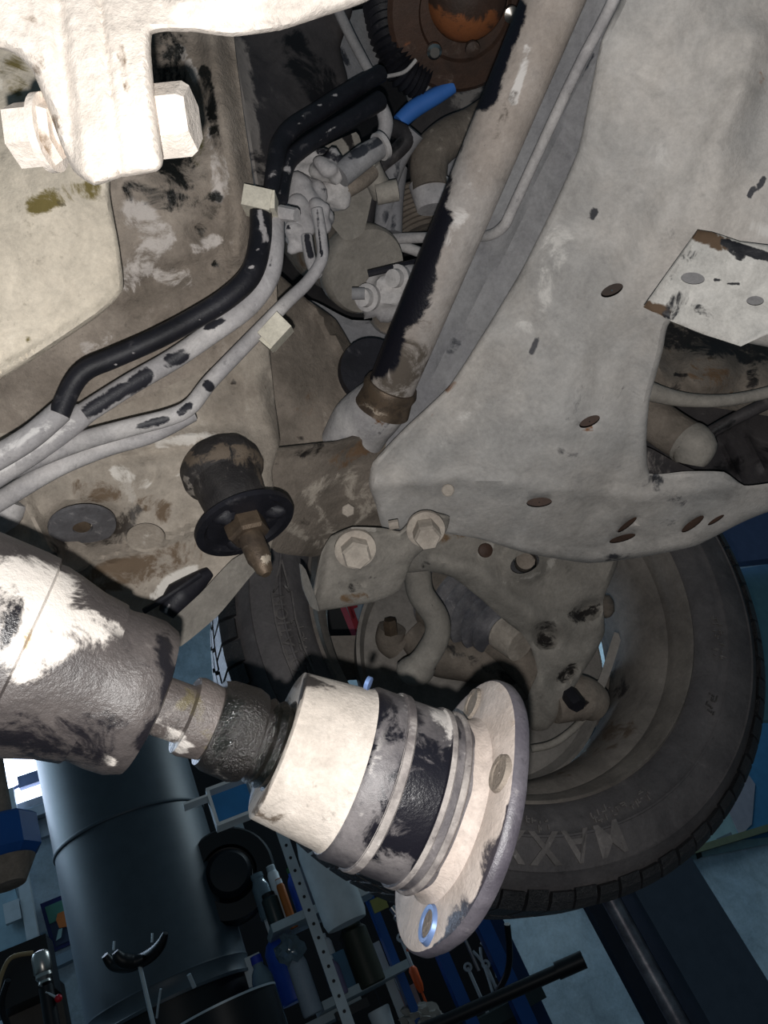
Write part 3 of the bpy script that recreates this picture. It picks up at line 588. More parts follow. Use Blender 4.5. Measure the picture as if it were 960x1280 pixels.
# ================================================================== engine bay behind
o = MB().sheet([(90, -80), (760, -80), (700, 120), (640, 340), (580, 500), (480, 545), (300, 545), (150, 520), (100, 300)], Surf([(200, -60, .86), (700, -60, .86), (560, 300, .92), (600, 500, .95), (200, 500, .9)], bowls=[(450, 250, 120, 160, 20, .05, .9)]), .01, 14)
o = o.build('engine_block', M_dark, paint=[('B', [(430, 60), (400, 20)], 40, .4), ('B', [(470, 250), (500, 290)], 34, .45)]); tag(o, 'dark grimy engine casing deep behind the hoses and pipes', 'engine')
o = MB().sheet([(286, 40), (330, 20), (440, 5), (425, 60), (434, 112), (352, 175), (338, 245), (318, 235), (304, 150)], Surf([(290, 40, .56), (430, 20, .62), (430, 110, .62), (330, 240, .54), (300, 140, .54)], ridges=[([(292, 45), (306, 150), (322, 235)], 10, .006)]), .02, 6, curl=.006)
o = o.build('black_splash_cover', M_plastic, paint=[('B', [(296, 60), (310, 180), (330, 235)], 26, .55), ('R', [(370, 60), (400, 110)], 40, .6), ('B', [(375, 45), (385, 55)], 4, .5)]); tag(o, 'dark square plastic cover at the top left of the engine bay', 'cover')
o = MB().sheet([(412, 22), (470, 10), (500, 60), (470, 90), (432, 100), (425, 60)], Surf([(412, 22, .66), (480, 20, .7), (440, 100, .66)]), .008, 6).build('grey_side_plate', M_strip, paint=[('R', [(440, 90), (425, 60)], 8, .4)]); tag(o, 'small grey plate right of the dark cover at the top', 'plate')
o = MB().tube(PP([(418, 2, .6), (438, 45, .62), (461, 88, .64)]), .0042, seg=10, n=2).build('slim_rod', M_strip); tag(o, 'slim grey rod in front of the small grey plate at the top', 'rod')

t = thing('rusty_flange_disc', 'rusty brown round flange with a domed centre at the top of the engine bay', 'flange', P(575, 20, .64))
ra = (-ray(578, 10) + CX * .25 - CY * .35).normalized()
MB().lathe(P(578, 8, .66), ra, [(0, .002), (0, .062), (.006, .066), (.010, .062), (.012, .040), (.008, .038), (.008, .002)], seg=56).build('disc', M_rustd, t, paint=[('G', [(500, 60), (540, 30)], 12, .35)])
MB().lathe(P(582, -8, .655), ra, [(0, .002), (0, .034), (.012, .034), (.026, .028), (.034, .016), (.036, .002)], seg=48).build('dome', M_rustd, t, paint=[('G', [(540, 20), (580, 45), (612, 30)], 26, .7)])
MB().lathe(P(542, 63, .640), ra, [(0, .001), (0, .0062), (.004, .0062), (.006, .004), (.006, .001)], seg=20).build('rivet', M_chrome, t)
MB().lathe(P(590, 60, .640), ra, [(0, .001), (0, .006), (.004, .006), (.006, .001)], seg=20).build('rivet', M_rustd, t)
MB().lathe(P(638, 17, .62), ra, [(0, .001), (0, .006), (.004, .006), (.006, .001)], seg=20).build('rivet', M_chrome, t)
# black corrugated hoses left of the disc
for i, (pts, r, lab) in enumerate((([(478, 5, .68), (488, 50, .68), (505, 85, .69), (530, 100, .70)], .016, 'black corrugated hose left of the rusty flange'), ([(500, -20, .66), (505, 30, .67), (520, 65, .69), (540, 80, .70)], .010, 'thinner black hose tucked against the rusty flange'))):
    path = smooth_path(PP(pts), 12); n_ = len(path); rr = [r * (1 + (.14 if (k // 1) % 2 else -.06)) for k in range(n_)]
    m = MB(); m.tube(path, rr, seg=20, n=1); o = m.build('corrugated_hose', M_black); tag(o, lab, 'hose', 'corrugated hoses beside the rusty flange')
o = MB().tube(PP([(470, 120, .63), (482, 150, .63), (478, 175, .63), (470, 195, .62)]), [.005, .0062, .006, .005], seg=12).build('grey_bent_tube', M_hosew); tag(o, 'short bent pale grey tube below the black hoses', 'tube')
o = MB().tube(PP([(480, 96, .66), (505, 90, .67), (520, 75, .67)]), .0016, seg=8).build('thin_wire', M_hosew); tag(o, 'thin pale wire near the corrugated hoses', 'wire')
t = thing('round_plug_sensor', 'round grey plug with black surround below the rusty flange', 'sensor', P(522, 95, .72))
MB().tube(PP([(528, 130, .73), (524, 110, .72), (523, 98, .70)]), [.012, .014, .013], seg=20).build('plug', M_strip, t)
MB().lathe(P(530, 100, .74), -ray(530, 100), [(0, .014), (0, .021), (.02, .021), (.02, .014)], seg=28, closed=True).build('plug_surround', M_black, t)
o = MB().tube(PP([(499, 153, .70), (518, 136, .70), (545, 120, .70), (566, 108, .70)]), [.007, .008, .0075, .006], seg=14).build('blue_hose', M_bluehose); tag(o, 'short bright blue hose in the engine bay', 'hose')
o = MB().sheet([(505, 165), (560, 115), (640, 90), (640, 110), (600, 150), (560, 160), (520, 200)], Surf([(505, 165, .76), (640, 90, .78), (540, 190, .76)]), .01, 6).build('grey_cast_cover', M_plastic, paint=[('B', [(570, 130), (600, 120)], 20, .4)]); tag(o, 'dark grey cast cover behind the blue hose', 'cover')
t = thing('intake_elbow', 'fat grey-beige pipe elbow with a pale collar beside the axle tube', 'pipe', P(545, 190, .68))
MB().tube(PP([(625, 135, .70), (592, 158, .69), (562, 172, .68), (540, 192, .675), (536, 215, .675), (538, 236, .675)]), [.0165, .0165, .017, .017, .0165, .0155], seg=28).build('elbow', M_brown, t, paint=[('B', [(545, 180), (600, 160)], 40, .3)])
MB().tube(PP([(537, 230, .68), (541, 262, .68)]), [.0185, .014], seg=28).build('collar', M_hosew, t)

# black rubber hoses at the upper left
def hose(label, pts, r, mat=None, paint=(), name='rubber_hose', group=None, seg=16):
    o = MB().tube(PP(pts), r, seg=seg, n=8).build(name, mat or M_black, paint=list(paint)); return tag(o, label, 'hose' if 'hose' in name else 'pipe', group or {'rubber_hose': 'rubber hoses around the cream clip', 'engine_hose': 'engine hoses under the blue hose'}.get(name))
dust = lambda *p: [('B', [q], 3.5, .7) for q in p]
hose('upper black rubber hose bending down towards the cream clip', [(476, 92, .62), (440, 112, .60), (400, 138, .575), (366, 160, .55), (350, 180, .54), (344, 205, .53), (338, 245, .52)], [.0065, .007, .0068, .0065, .0055], paint=dust((420, 118), (380, 145), (372, 155), (345, 230), (400, 132)) + [('B', [(342, 215), (338, 245)], 12, .36)])
hose('lower dark hose parallel to the upper black hose above the cream clip', [(474, 126, .61), (440, 148, .59), (405, 168, .57), (375, 188, .55), (358, 208, .54), (350, 250, .525)], [.0075, .0068, .0062, .006, .0055], paint=[('B', [(365, 190), (350, 245)], 9, .4), ('B', [(395, 178), (420, 158)], 4, .4)])
hose('glossy black hose from the cream clip bending to the lower left', [(326, 262, .50), (325, 300, .49), (314, 342, .48), (285, 372, .475), (240, 400, .47), (190, 426, .462), (140, 448, .455), (108, 462, .45), (90, 482, .448), (74, 518, .445)], [.0072, .0072, .0065, .0062, .006, .006], paint=dust((275, 392), (250, 400), (198, 427), (186, 436), (168, 443), (145, 455), (130, 453), (95, 478), (80, 510), (315, 335), (322, 310)) + [('B', [(325, 265), (332, 300)], 7, .5)])
hose('mottled white and black hose below the glossy black hose', [(341, 270, .515), (341, 310, .505), (334, 348, .50), (308, 384, .495), (262, 418, .49), (215, 450, .485), (160, 482, .475), (104, 518, .465)], [.0075, .0075, .0068, .0065, .0066], M_hosew,
     paint=[('R', [(278, 400), (260, 408)], 7, .8), ('R', [(228, 444), (212, 452)], 15, .75), ('R', [(182, 470), (168, 480)], 16, .85), ('R', [(152, 488), (108, 515)], 15, .85), ('R', [(336, 300), (338, 330)], 5, .4)])
hose('slim grey brake hose with a pale block fitting in its middle', [(396, 262, .55), (402, 300, .55), (402, 325, .545), (385, 352, .54), (358, 378, .53), (335, 402, .52), (300, 438, .51), (262, 478, .50), (238, 508, .49), (210, 522, .485), (160, 535, .48), (100, 552, .47), (40, 575, .46), (-40, 612, .45)], [.0042, .0042, .0046, .005, .0052, .0055, .006, .006], M_hosew,
     paint=[('R', [(262, 484), (258, 480)], 10, .8), ('R', [(236, 508), (226, 516)], 9, .8), ('R', [(208, 524), (172, 534)], 8, .7), ('R', [(150, 538), (140, 542)], 7, .45), ('R', [(396, 262), (402, 320)], 3, .5)])
hose('short dark hose stub beside the slim brake hose', [(383, 295, .56), (388, 325, .558), (396, 345, .555)], .0042, M_hosew, paint=[('R', [(383, 295), (388, 320)], 6, .7)], name='hose_stub')
hose('upper of the three whitened pipes leaving at the left edge', [(76, 514, .448), (40, 545, .44), (0, 570, .435), (-50, 596, .43)], [.0068, .0072], M_hosew, name='whitened_pipe', group='whitened pipes leaving at the left edge', paint=[('B', [(-40, 590), (60, 530)], 12, .5)])
hose('middle of the three whitened pipes leaving at the left edge', [(106, 516, .467), (70, 545, .46), (20, 578, .452), (-50, 622, .445)], [.007, .0075], M_hosew, name='whitened_pipe', group='whitened pipes leaving at the left edge', paint=[('B', [(-40, 610), (90, 530)], 12, .5)])
hose('lowest whitened pipe curling up at the left edge', [(240, 516, .505), (190, 542, .495), (130, 560, .485), (70, 585, .475), (10, 620, .468), (-40, 650, .46)], .006, M_hosew, name='whitened_pipe', group='whitened pipes leaving at the left edge')
m = MB().box(P(345, 415, .512), dirpx((333, 428, .51), (357, 402, .51)) * .5, dirpx((336, 406, .51), (354, 424, .51)) * .5, FW * .008)
m.box(P(337, 428, .512), dirpx((333, 432, .51), (341, 424, .51)) * .6, dirpx((330, 422, .51), (344, 434, .51)) * .5, FW * .006)
tag(m.build('block_fitting', M_clip, smooth=False), 'pale square fitting clamped on the slim brake hose', 'fitting')
t = thing('hose_clip', 'cream plastic clip holding the black hoses', 'clip', P(325, 254, .5))
MB().box(P(324, 254, .50), CX * .0090 - CY * .002, CY * .0065 + CX * .001, FW * .010).build('clip_body', M_clip, t, smooth=False)
MB().box(P(340, 256, .50), CX * .003, CY * .0058, FW * .009).build('clip_flap', M_clip, t, smooth=False)
t = thing('white_cap_clip', 'small white cap just right of the cream clip', 'cap', P(360, 268, .51))
MB().tube(PP([(350, 266, .51), (371, 269, .505)]), [.0052, .0045], seg=8).build('cap', M_hosew, t)
t = thing('fluid_fitting', 'dusty pale cast fitting with several ports in the middle of the hoses', 'fitting', P(395, 230, .58))
for q in ((395, 215, .60, .020, .017), (382, 245, .58, .014, .016), (375, 275, .575, .012, .014), (412, 210, .58, .013, .012), (415, 240, .60, .016, .014), (372, 300, .58, .011, .010), (402, 272, .575, .009, .011), (385, 200, .60, .012, .009), (360, 250, .59, .009, .018)):
    MB().blob(P(q[0], q[1], q[2]), q[3], q[4], .012, seg=26, rings=18, amp=.55, fr=1.1).build('cast_lump', M_hosew, t, paint=[('G', [(350, 200), (360, 240)], 14, .4), ('R', [(404, 238)], 8, .5), ('R', [(400, 188), (425, 200)], 9, .6), ('R', [(360, 285)], 5, .6)])
MB().tube(PP([(425, 220, .58), (455, 196, .585), (478, 182, .59)]), [.009, .009, .008], seg=18).build('port_tube', M_strip, t, paint=[('R', [(440, 195), (475, 175)], 9, .6)])
MB().lathe(P(474, 184, .588), dirpx((455, 196, .585), (478, 182, .59)), [(0, .008), (0, .0105), (.004, .0105), (.004, .008)], seg=24, closed=True).build('port_ring', M_hosew, t)
MB().tube(PP([(430, 240, .60), (455, 225, .605), (465, 215, .61)]), [.006, .006, .006], seg=12).build('lower_port_tube', M_brown, t)
o = MB().sheet([(380, 200), (445, 165), (455, 195), (470, 215), (455, 290), (430, 300), (400, 260)], Surf([(380, 200, .65), (460, 180, .66), (430, 300, .64)]), .01, 6).build('pump_housing', M_arm, paint=[('R', [(430, 165), (445, 190)], 9, .6)]); tag(o, 'grey pump housing behind the pale fitting', 'housing')
t = thing('yellow_tipped_clamp', 'grey pipe clamp below the blue hose', 'clamp', P(475, 230, .66))
m = MB().tube(PP([(463, 206, .62), (470, 225, .63), (478, 240, .64)]), [.008, .009, .010], seg=14); m.build('clamp_arm', M_arm, t)
MB().lathe(P(470, 243, .63), (CX + CY * .2), [(0, .002), (0, .0085), (.018, .0085), (.018, .002)], seg=20).build('clamp_barrel', M_arm, t)
MB().blob(P(462, 206, .62), .005, .006, .005, amp=.1).build('yellow_tip', M_clip, t)
for k, (pts, r, lab) in enumerate((([(520, 165, .66), (500, 195, .67), (485, 235, .68), (478, 285, .69)], .008, 'left grey hose of the trio below the blue hose'), ([(492, 160, .67), (508, 170, .66), (500, 185, .66), (470, 210, .66), (440, 240, .66)], .007, 'dark looped hose below the blue hose'), ([(497, 210, .69), (492, 250, .69), (490, 292, .69)], .009, 'middle dark grey hose above the brake pipe'), ([(462, 245, .67), (455, 285, .67)], .007, 'short dark hose beside the grey pump housing'))):
    hose(lab, pts, r, M_plastic if k % 2 else M_strip, name='engine_hose', paint=[('R', [(pts[1][0], pts[1][1]), (pts[-1][0], pts[-1][1])], 8, .5 if k == 3 else .4)])
m = MB()
for k in range(9):
    p = P(505 + k * 2.2, 240 + k * 5.5, .72); m.lathe(p, dirpx((505, 240, .72), (525, 295, .72)), [(0, .019), (.003, .022), (.0055, .019)], seg=24)
tag(m.build('ribbed_duct', M_brown), 'brown ribbed duct between elbow and brake pipe', 'duct')
o = MB().sheet([(560, 190), (600, 170), (610, 190), (580, 245), (560, 240), (548, 215)], Surf([(560, 190, .74), (610, 180, .74), (570, 245, .74)]), .01, 6).build('grey_bracket', M_strip, paint=[('R', [(575, 205), (600, 190)], 12, .7)]); tag(o, 'small grey bracket in the crook of the pipe elbow', 'bracket')

# steering-gear sized unit: brown body, round cover, knuckled flange
t = thing('differential_actuator', 'round grey housing with a knuckled pale flange left of the axle tube', 'actuator', P(440, 330, .68))
aa_ = (P(395, 300, .74) - P(470, 345, .66)).normalized()
MB().lathe(P(460, 340, .67), aa_, [(0, .002), (0, .036), (.004, .0385), (.018, .0385), (.022, .036), (.022, .002)], seg=48).build('round_cover', M_arm, t, paint=[('B', [(420, 300), (430, 350)], 12, .3)])
MB().lathe(P(440, 330, .685), aa_, [(0, .030), (.03, .033), (.06, .033), (.10, .026)], seg=36).build('casing', M_brown, t, paint=[('G', [(380, 320), (400, 340)], 40, .45), ('R', [(400, 285), (440, 300)], 14, .4)])
MB().blob(P(492, 366, .66), .030, .021, .018, (( CX * .87 + CY * .5), (CY * .87 - CX * .5), FW), seg=24, rings=16, amp=.3).build('knuckled_flange', M_hosew, t, paint=[('G', [(520, 400), (540, 360)], 16, .4)])
for x, y in ((462, 372), (500, 348)):
    MB().lathe(P(x, y, .648), (-ray(x, y) * .8 - CX * .5), [(0, .004), (0, .011), (.005, .0115), (.006, .008), (.012, .0075), (.013, .001)], seg=24).build('stud_boss', M_hosew, t)
MB().tube(PP([(440, 367, .635), (456, 367, .635)]), .005, seg=12).build('stud', M_strip, t)
MB().tube(PP([(460, 342, .645), (490, 335, .645), (530, 325, .66)]), .003, seg=8).build('wire_clip', M_black, t)
MB().blob(P(505, 400, .70), .030, .016, .02, amp=.2).build('lower_casing', M_brown, t)
# inner panels
o = MB().sheet([(300, 330), (345, 340), (385, 375), (420, 400), (450, 450), (500, 520), (480, 600), (310, 600), (290, 440)], Surf([(330, 380, .64), (420, 400, .70), (480, 520, .68), (360, 555, .64)], ridges=[([(392, 380), (430, 440), (475, 510)], 8, .008)], bowls=[(365, 470, 50, 70, 0, .008, .9)]), .006, 7, curl=.003)
o = o.build('gearbox_crossbeam', M_brown, paint=[('B', [(345, 450), (360, 400)], 18, .33), ('G', [(370, 540), (385, 500)], 24, .4), ('B', [(405, 520), (412, 545)], 12, .4), ('R', [(380, 548), (350, 554)], 8, .5), ('R', [(300, 350), (340, 370)], 14, .4)]); tag(o, 'dark brown-grey wedge panel left of the axle tube boot', 'panel')
o = MB().sheet([(385, 375), (440, 400), (520, 400), (600, 420), (560, 520), (460, 520), (430, 470)], Surf([(385, 375, .76), (560, 400, .76), (480, 510, .74)], ridges=[([(440, 402), (470, 395), (520, 415)], 8, .006)]), .006, 8).build('inner_wing_panel', M_strip, paint=[('R', [(450, 405), (470, 400)], 6, .6)]); tag(o, 'smooth blue-grey inner panel under the actuator', 'panel')

# ================================================================== left part: plates, casing, subframe
S = Surf([(-60, 450, .50), (90, 20, .50), (330, 20, .52), (330, 240, .53), (100, 400, .50), (330, 420, .55), (200, 560, .55), (220, 200, .49)], ridges=[([(262, 30), (280, 150), (300, 260), (296, 320)], 24, .012), ([(150, 370), (230, 340), (300, 330)], 26, -.006)], bowls=[(210, 140, 60, 110, -12, -.02, .9), (250, 290, 24, 18, 0, -.006, .9)], rough=.0012)
o = MB().sheet([(-150, 380), (60, 60), (90, -30), (300, -30), (292, 40), (304, 140), (318, 240), (312, 300), (345, 340), (340, 420), (240, 470), (60, 540), (-150, 540)], S, .01, 5)
o = o.build('gearbox_casing', M_gear, paint=[('R', [(210, 60), (215, 130), (225, 210)], 52, .46), ('R', [(255, 90), (272, 180)], 14, .6), ('B', [(225, 60), (262, 130), (272, 250)], 12, .5), ('G', [(240, 150), (250, 200)], 20, .5), ('R', [(268, 250), (245, 300)], 20, .46), ('R', [(165, 240), (250, 260)], 26, .42), ('B', [(170, 265), (200, 300), (160, 350)], 32, .62), ('B', [(245, 310), (272, 300)], 17, .6), ('B', [(200, 340), (230, 350)], 24, .5),
     ('R', [(270, 330), (290, 340)], 10, .6), ('B', [(276, 60), (296, 180)], 9, .25), ('B', [(110, 430), (150, 410)], 22, .35), ('B', [(262, 110), (286, 240)], 10, .40)]); tag(o, 'oily mottled gearbox casing beside the cream plate', 'gearbox')
S = Surf([(-40, 30, .43), (130, 60, .43), (150, 360, .45), (-40, 490, .44), (60, 250, .425)], ridges=[([(145, 140), (150, 310), (153, 370), (60, 430), (-30, 480)], 12, .004)], rough=.001)
o = MB().sheet([(-150, 10), (60, 20), (118, 60), (140, 140), (137, 240), (149, 310), (154, 362), (122, 396), (0, 474), (-150, 510)], S, .006, 5, curl=.005)
o = o.build('cream_guard_plate', M_cream, paint=[('G', [(45, 255), (80, 240), (110, 240)], 26, .52), ('G', [(15, 90), (35, 120)], 34, .48), ('R', [(80, 250), (100, 235)], 20, .36), ('B', [(0, 100), (0, 110)], 8, .7), ('G', [(35, 425)], 8, .5), ('G', [(140, 345)], 8, .45), ('R', [(95, 285), (75, 290)], 12, .32)]); tag(o, 'large cream dirty guard plate at the left edge with olive stains', 'guard plate')

S = Surf([(-50, 480, .52), (150, 420, .54), (330, 430, .58), (-50, 700, .50), (120, 600, .53), (330, 600, .57), (220, 790, .56), (400, 600, .60), (60, 660, .51)],
         ridges=[([(130, 560), (220, 545), (300, 548)], 16, .006), ([(20, 560), (35, 640), (75, 700)], 14, .007), ([(120, 700), (220, 670), (300, 640)], 10, .006), ([(336, 470), (345, 520), (360, 556)], 14, -.008), ([(160, 590), (240, 575)], 20, .005)],
         bowls=[(103, 657, 66, 38, -6, -.022, .75), (102, 657, 26, 14, -10, .006, .6), (86, 695, 30, 13, -8, -.005, .5), (182, 672, 24, 10, -22, -.005, .5), (295, 590, 80, 60, 0, .010, .8), (292, 478, 12, 14, 0, -.003, .8)], rough=.0012)
o = MB().sheet([(-150, 470), (20, 480), (90, 440), (160, 400), (240, 370), (330, 360), (336, 430), (343, 500), (350, 552), (340, 590), (345, 640), (338, 690), (312, 700), (280, 745), (222, 806), (196, 790), (140, 775), (60, 765), (-150, 740)], S, .008, 5, curl=.003)
t = thing('left_subframe', 'dirty beige pressed subframe with a dished round hole at the left', 'subframe', P(150, 600, .53))
o = o.build('pressed_shell', M_sub, t, paint=[('R', [(60, 650), (75, 675), (130, 680)], 20, .45), ('G', [(100, 610), (170, 615), (205, 640)], 26, .5), ('B', [(180, 605), (145, 590), (165, 620)], 18, .55), ('B', [(62, 622), (75, 615)], 12, .5), ('R', [(75, 680), (150, 668), (165, 640)], 26, .5), ('R', [(170, 740), (250, 680)], 30, .30), ('G', [(110, 730), (240, 690)], 34, .56), ('B', [(195, 745), (215, 725), (242, 712)], 14, .75),  # dark layer around the dish paints the shade of its hollow
     ('R', [(195, 465), (240, 470)], 14, .5), ('R', [(165, 490), (225, 490)], 13, .45), ('R', [(292, 478)], 9, .6), ('G', [(20, 470), (90, 460)], 26, .5), ('B', [(200, 555), (270, 545)], 12, .5), ('B', [(190, 610), (240, 590)], 10, .4), ('R', [(275, 560), (230, 600)], 12, .35), ('R', [(330, 460), (352, 540)], 12, .35), ('B', [(210, 420), (250, 400)], 16, .35), ('B', [(0, 490), (30, 520)], 16, .4)])
MB().lathe(P(103, 656, .522), (-ray(103, 658) - CY * 1.3 + CX * .15), [(0, .0065), (0, .022), (.0025, .0215), (.003, .0065)], seg=32, closed=True).build('hole_collar', dusty('slate_washer', (104, 103, 106), (82, 80, 82), dark=(44, 42, 44), rust=(92, 80, 68), scale=24, speck=.6), t)
MB().lathe(P(102, 656, .520), (-ray(103, 658) - CY * 1.1), [(-.004, .001), (-.004, .006), (.002, .0058), (.003, .001)], seg=24).build('brass_plug', M_brass, t)
for (x, y, a, g) in ((86, 696, 28, -8), (182, 672, 24, -22)):
    e = (CX * math.cos(math.radians(g)) - CY * math.sin(math.radians(g))); MB().lathe(P(x, y, .520), (-ray(x, y) + CY * .95), [(0, .001), (0, px(a, .52)), (.0015, px(a - 2, .52)), (.002, .001)], seg=28).build('round_plug', M_sub, t, paint=[('B', [(x, y)], 30, .3)])
m = MB().tube(PP([(208, 768, .535), (225, 745, .54), (262, 715, .55)]), [.006, .011, .004], seg=16); m.build('rubber_grommet', M_black, t, paint=[('B', [(205, 765), (212, 758)], 6, .5)])
MB().tube(PP([(180, 764, .53), (215, 742, .53), (250, 718, .54)]), .0022, seg=8).build('grommet_lip', M_black, t)
o = MB().sheet([(318, 686), (332, 698), (312, 722), (272, 770), (226, 808), (212, 800), (214, 776), (250, 742), (290, 700)], Surf([(320, 690, .55), (220, 800, .53), (250, 740, .53)]), .003, 5).build('lower_lip', M_arm, t)
o = MB().sheet([(-150, 690), (10, 640), (45, 700), (80, 760), (0, 760), (-150, 760)], Surf([(-60, 700, .58), (60, 700, .58), (0, 760, .58)]), .004, 8).build('rear_floor_plate', M_strip); tag(o, 'grey floor plate at the left edge under the subframe', 'floor plate')
m = MB().tube(PP([(-20, 655, .50), (5, 640, .50), (14, 625, .50)]), [.012, .012, .010], seg=12); tag(m.build('edge_nub', M_hosew), 'pale rounded nub at the left edge below the pipes', 'nub')

# triangular arm in the middle: part of the subframe bridge
S = Surf([(320, 560, .585), (420, 555, .615), (510, 500, .65), (560, 590, .685), (400, 692, .68), (310, 640, .575), (450, 640, .665), (480, 590, .66)], ridges=[([(330, 566), (420, 556), (480, 540)], 10, .006), ([(450, 560), (470, 585)], 22, .006)], rough=.001)
o = MB().sheet([(300, 566), (340, 560), (420, 551), (452, 540), (480, 525), (520, 500), (560, 540), (560, 640), (500, 672), (430, 690), (390, 696), (345, 690), (320, 660), (300, 620)], S, .008, 5, curl=.003)
o = o.build('centre_bridge', M_brown, paint=[('R', [(345, 575), (400, 560)], 16, .4), ('R', [(360, 610), (380, 650)], 20, .36), ('B', [(385, 620), (420, 600)], 24, .42), ('B', [(395, 640), (410, 660)], 22, .4), ('G', [(420, 580), (452, 560)], 20, .45), ('B', [(440, 600), (460, 640)], 30, .45), ('B', [(400, 670), (450, 650)], 18, .4), ('B', [(350, 650), (400, 680)], 14, .42), ('B', [(365, 630)], 14, .5)]); tag(o, 'brown stained steel bridge between rubber mount and cross member', 'steel bridge')

# rubber mount with washer and stud
t = thing('rubber_mount', 'black rubber mount with a wide dark washer and brown stud pointing down', 'rubber mount', P(300, 620, .53))
p0, p1 = P(276, 584, .545), P(326, 702, .507); ax_ = (p1 - p0).normalized()
MB().lathe(p0, ax_, [(-.006, .002), (-.008, .026), (-.004, .0285), (.006, .029), (.010, .0275), (.013, .024), (.028, .0225), (.040, .021), (.045, .016)], seg=44, wob=.05).build('rubber_body', dusty('grimy_mount_rubber', (58, 55, 54), (36, 34, 35), dark=(14, 13, 14), rust=(104, 92, 80), light_=(150, 142, 134), rough=.6, scale=26, speck=.8, bump=.6), t, paint=[('G', [(235, 575), (280, 560), (325, 575)], 18, .6), ('B', [(232, 600), (240, 620)], 9, .5), ('G', [(325, 580), (330, 600)], 8, .5)])
MB().lathe(p0 + ax_ * .047, ax_, [(0, .008), (-.001, .030), (.002, .0345), (.006, .0345), (.006, .029), (.003, .026), (.003, .008)], seg=52, closed=True).build('dished_washer', M_black, t)
for k in range(3):
    a = math.radians(120 * k + 20); u_, w_ = frame_of(ax_); MB().blob(p0 + ax_ * .050 + (u_ * math.cos(a) + w_ * math.sin(a)) * .022, .008, .006, .004, amp=.2).build('rubber_pad', M_black, t)
MB().prism(p0 + ax_ * .050, ax_, .0145, .012, 6).build('hex_nut', M_brass, t, smooth=False, paint=[('R', [(300, 670)], 30, .3)])
MB().lathe(p0 + ax_ * .060, ax_, [(0, .0085), (.020, .0082), (.024, .0065), (.030, .0055), (.033, .003)], seg=28).build('stud', M_brass, t, paint=[('B', [(332, 700)], 12, .8)])

# folded bracket with two big bolts
t = thing('arm_pivot_bracket', 'folded dusty steel bracket held by two large hexagon bolts', 'bracket', P(450, 700, .63))
S = Surf([(405, 670, .615), (550, 645, .635), (390, 760, .63), (500, 740, .66), (450, 700, .625)], ridges=[([(406, 672), (396, 720), (390, 760)], 9, .008), ([(412, 672), (440, 660), (475, 660)], 7, .005), ([(500, 668), (525, 646), (560, 646)], 9, .006)], bowls=[(443, 690, 36, 26, 0, .004, .8), (450, 728, 16, 8, 0, -.004, .9)], rough=.0014)
MB().sheet([(402, 690), (414, 670), (440, 659), (478, 660), (500, 664), (515, 648), (540, 640), (562, 646), (558, 664), (536, 682), (516, 700), (500, 738), (470, 752), (398, 764), (388, 756), (394, 724)], S, .005, 4.5, curl=.003, cw=6).build('folded_plate', M_arm, t, paint=[('R', [(440, 735), (475, 720)], 12, .42), ('R', [(412, 750)], 8, .4), ('B', [(440, 660), (470, 662)], 5, .5), ('G', [(430, 750), (480, 740)], 12, .4)])
MB().sheet([(374, 704), (382, 712), (394, 745), (399, 764), (388, 758), (378, 735)], Surf([(374, 704, .62), (399, 764, .605), (378, 735, .62)]), .003, 4).build('return_lip', M_arm, t)
for i, (x, y, d, r, h) in enumerate(((444, 686, .612, 19, .016), (532, 661, .625, 17, .020))):
    n_ = (-ray(x, y) * 1.0 - CY * .45 + CX * .1).normalized()
    b = MB().prism(P(x, y, d), n_, px(r, d), h, 6, rot=12 + i * 20).build('hexagon_bolt', M_bolt, t, smooth=False)
    MB().lathe(P(x, y, d + .001), n_, [(-.002, .004), (-.002, px(r + 7, d)), (.0018, px(r + 7, d)), (.003, px(r, d)), (.003, .004)], seg=36).build('washer', M_bolt, b)
MB().tube(PP([(486, 657, .625), (498, 655, .625)]), .004, seg=8).build('weld_tab', M_bolt, t)

# ================================================================== detached propeller shaft in front
M_cvb = dusty('smeared_rubber_boot', (82, 76, 74), (58, 54, 54), dark=(26, 24, 28), rust=(170, 148, 118), light_=(214, 206, 198), scale=12, speck=0.3, bump=0.4, rough=.42, drough=0.3, spec=0.6)
t = thing('propeller_shaft', 'detached greasy propeller shaft with bolt flange hanging close in the foreground', 'propeller shaft', P(400, 950, .35))
c0, c1 = P(0, 812, .304), P(190, 877, .3265); ca = (c1 - c0).normalized(); Lc = (c1 - c0).length
def rpx(r, s): return r * (0.292 + 0.03 * s) / FPX
MB().lathe(c0 - ca * .05, ca, [(-.10, .042), (-.04, .044), (0, .043), (.050, .0420), (.056, .0415), (.057, .0395), (.060, .0395), (.066, .0382), (.078, .0350), (.088, .0338), (Lc + .02, .0330), (Lc + .028, .0322), (Lc + .034, .0330), (Lc + .042, .0330), (Lc + .048, .0310), (Lc + .050, .024), (Lc + .048, .012)], seg=72, wob=.012).build('cv_joint_boot', M_cvb, t,
    paint=[('R', [(5, 720), (20, 760), (0, 800)], 30, .50), ('B', [(60, 740), (30, 820), (60, 780), (110, 790)], 60, .62), ('B', [(130, 775), (150, 790)], 20, .5), ('R', [(100, 900), (170, 860), (120, 940), (0, 900)], 50, .42), ('R', [(110, 770), (150, 790), (170, 830)], 14, .45), ('R', [(200, 790), (215, 870), (175, 930)], 18, .75), ('R', [(0, 925), (80, 950)], 26, .5), ('B', [(150, 960), (130, 945)], 12, .55), ('G', [(45, 740), (30, 830)], 8, .4)])
q0, q1 = P(195, 880, .3270), P(280, 910, .337); qa = (q1 - q0).normalized(); Lq = (q1 - q0).length
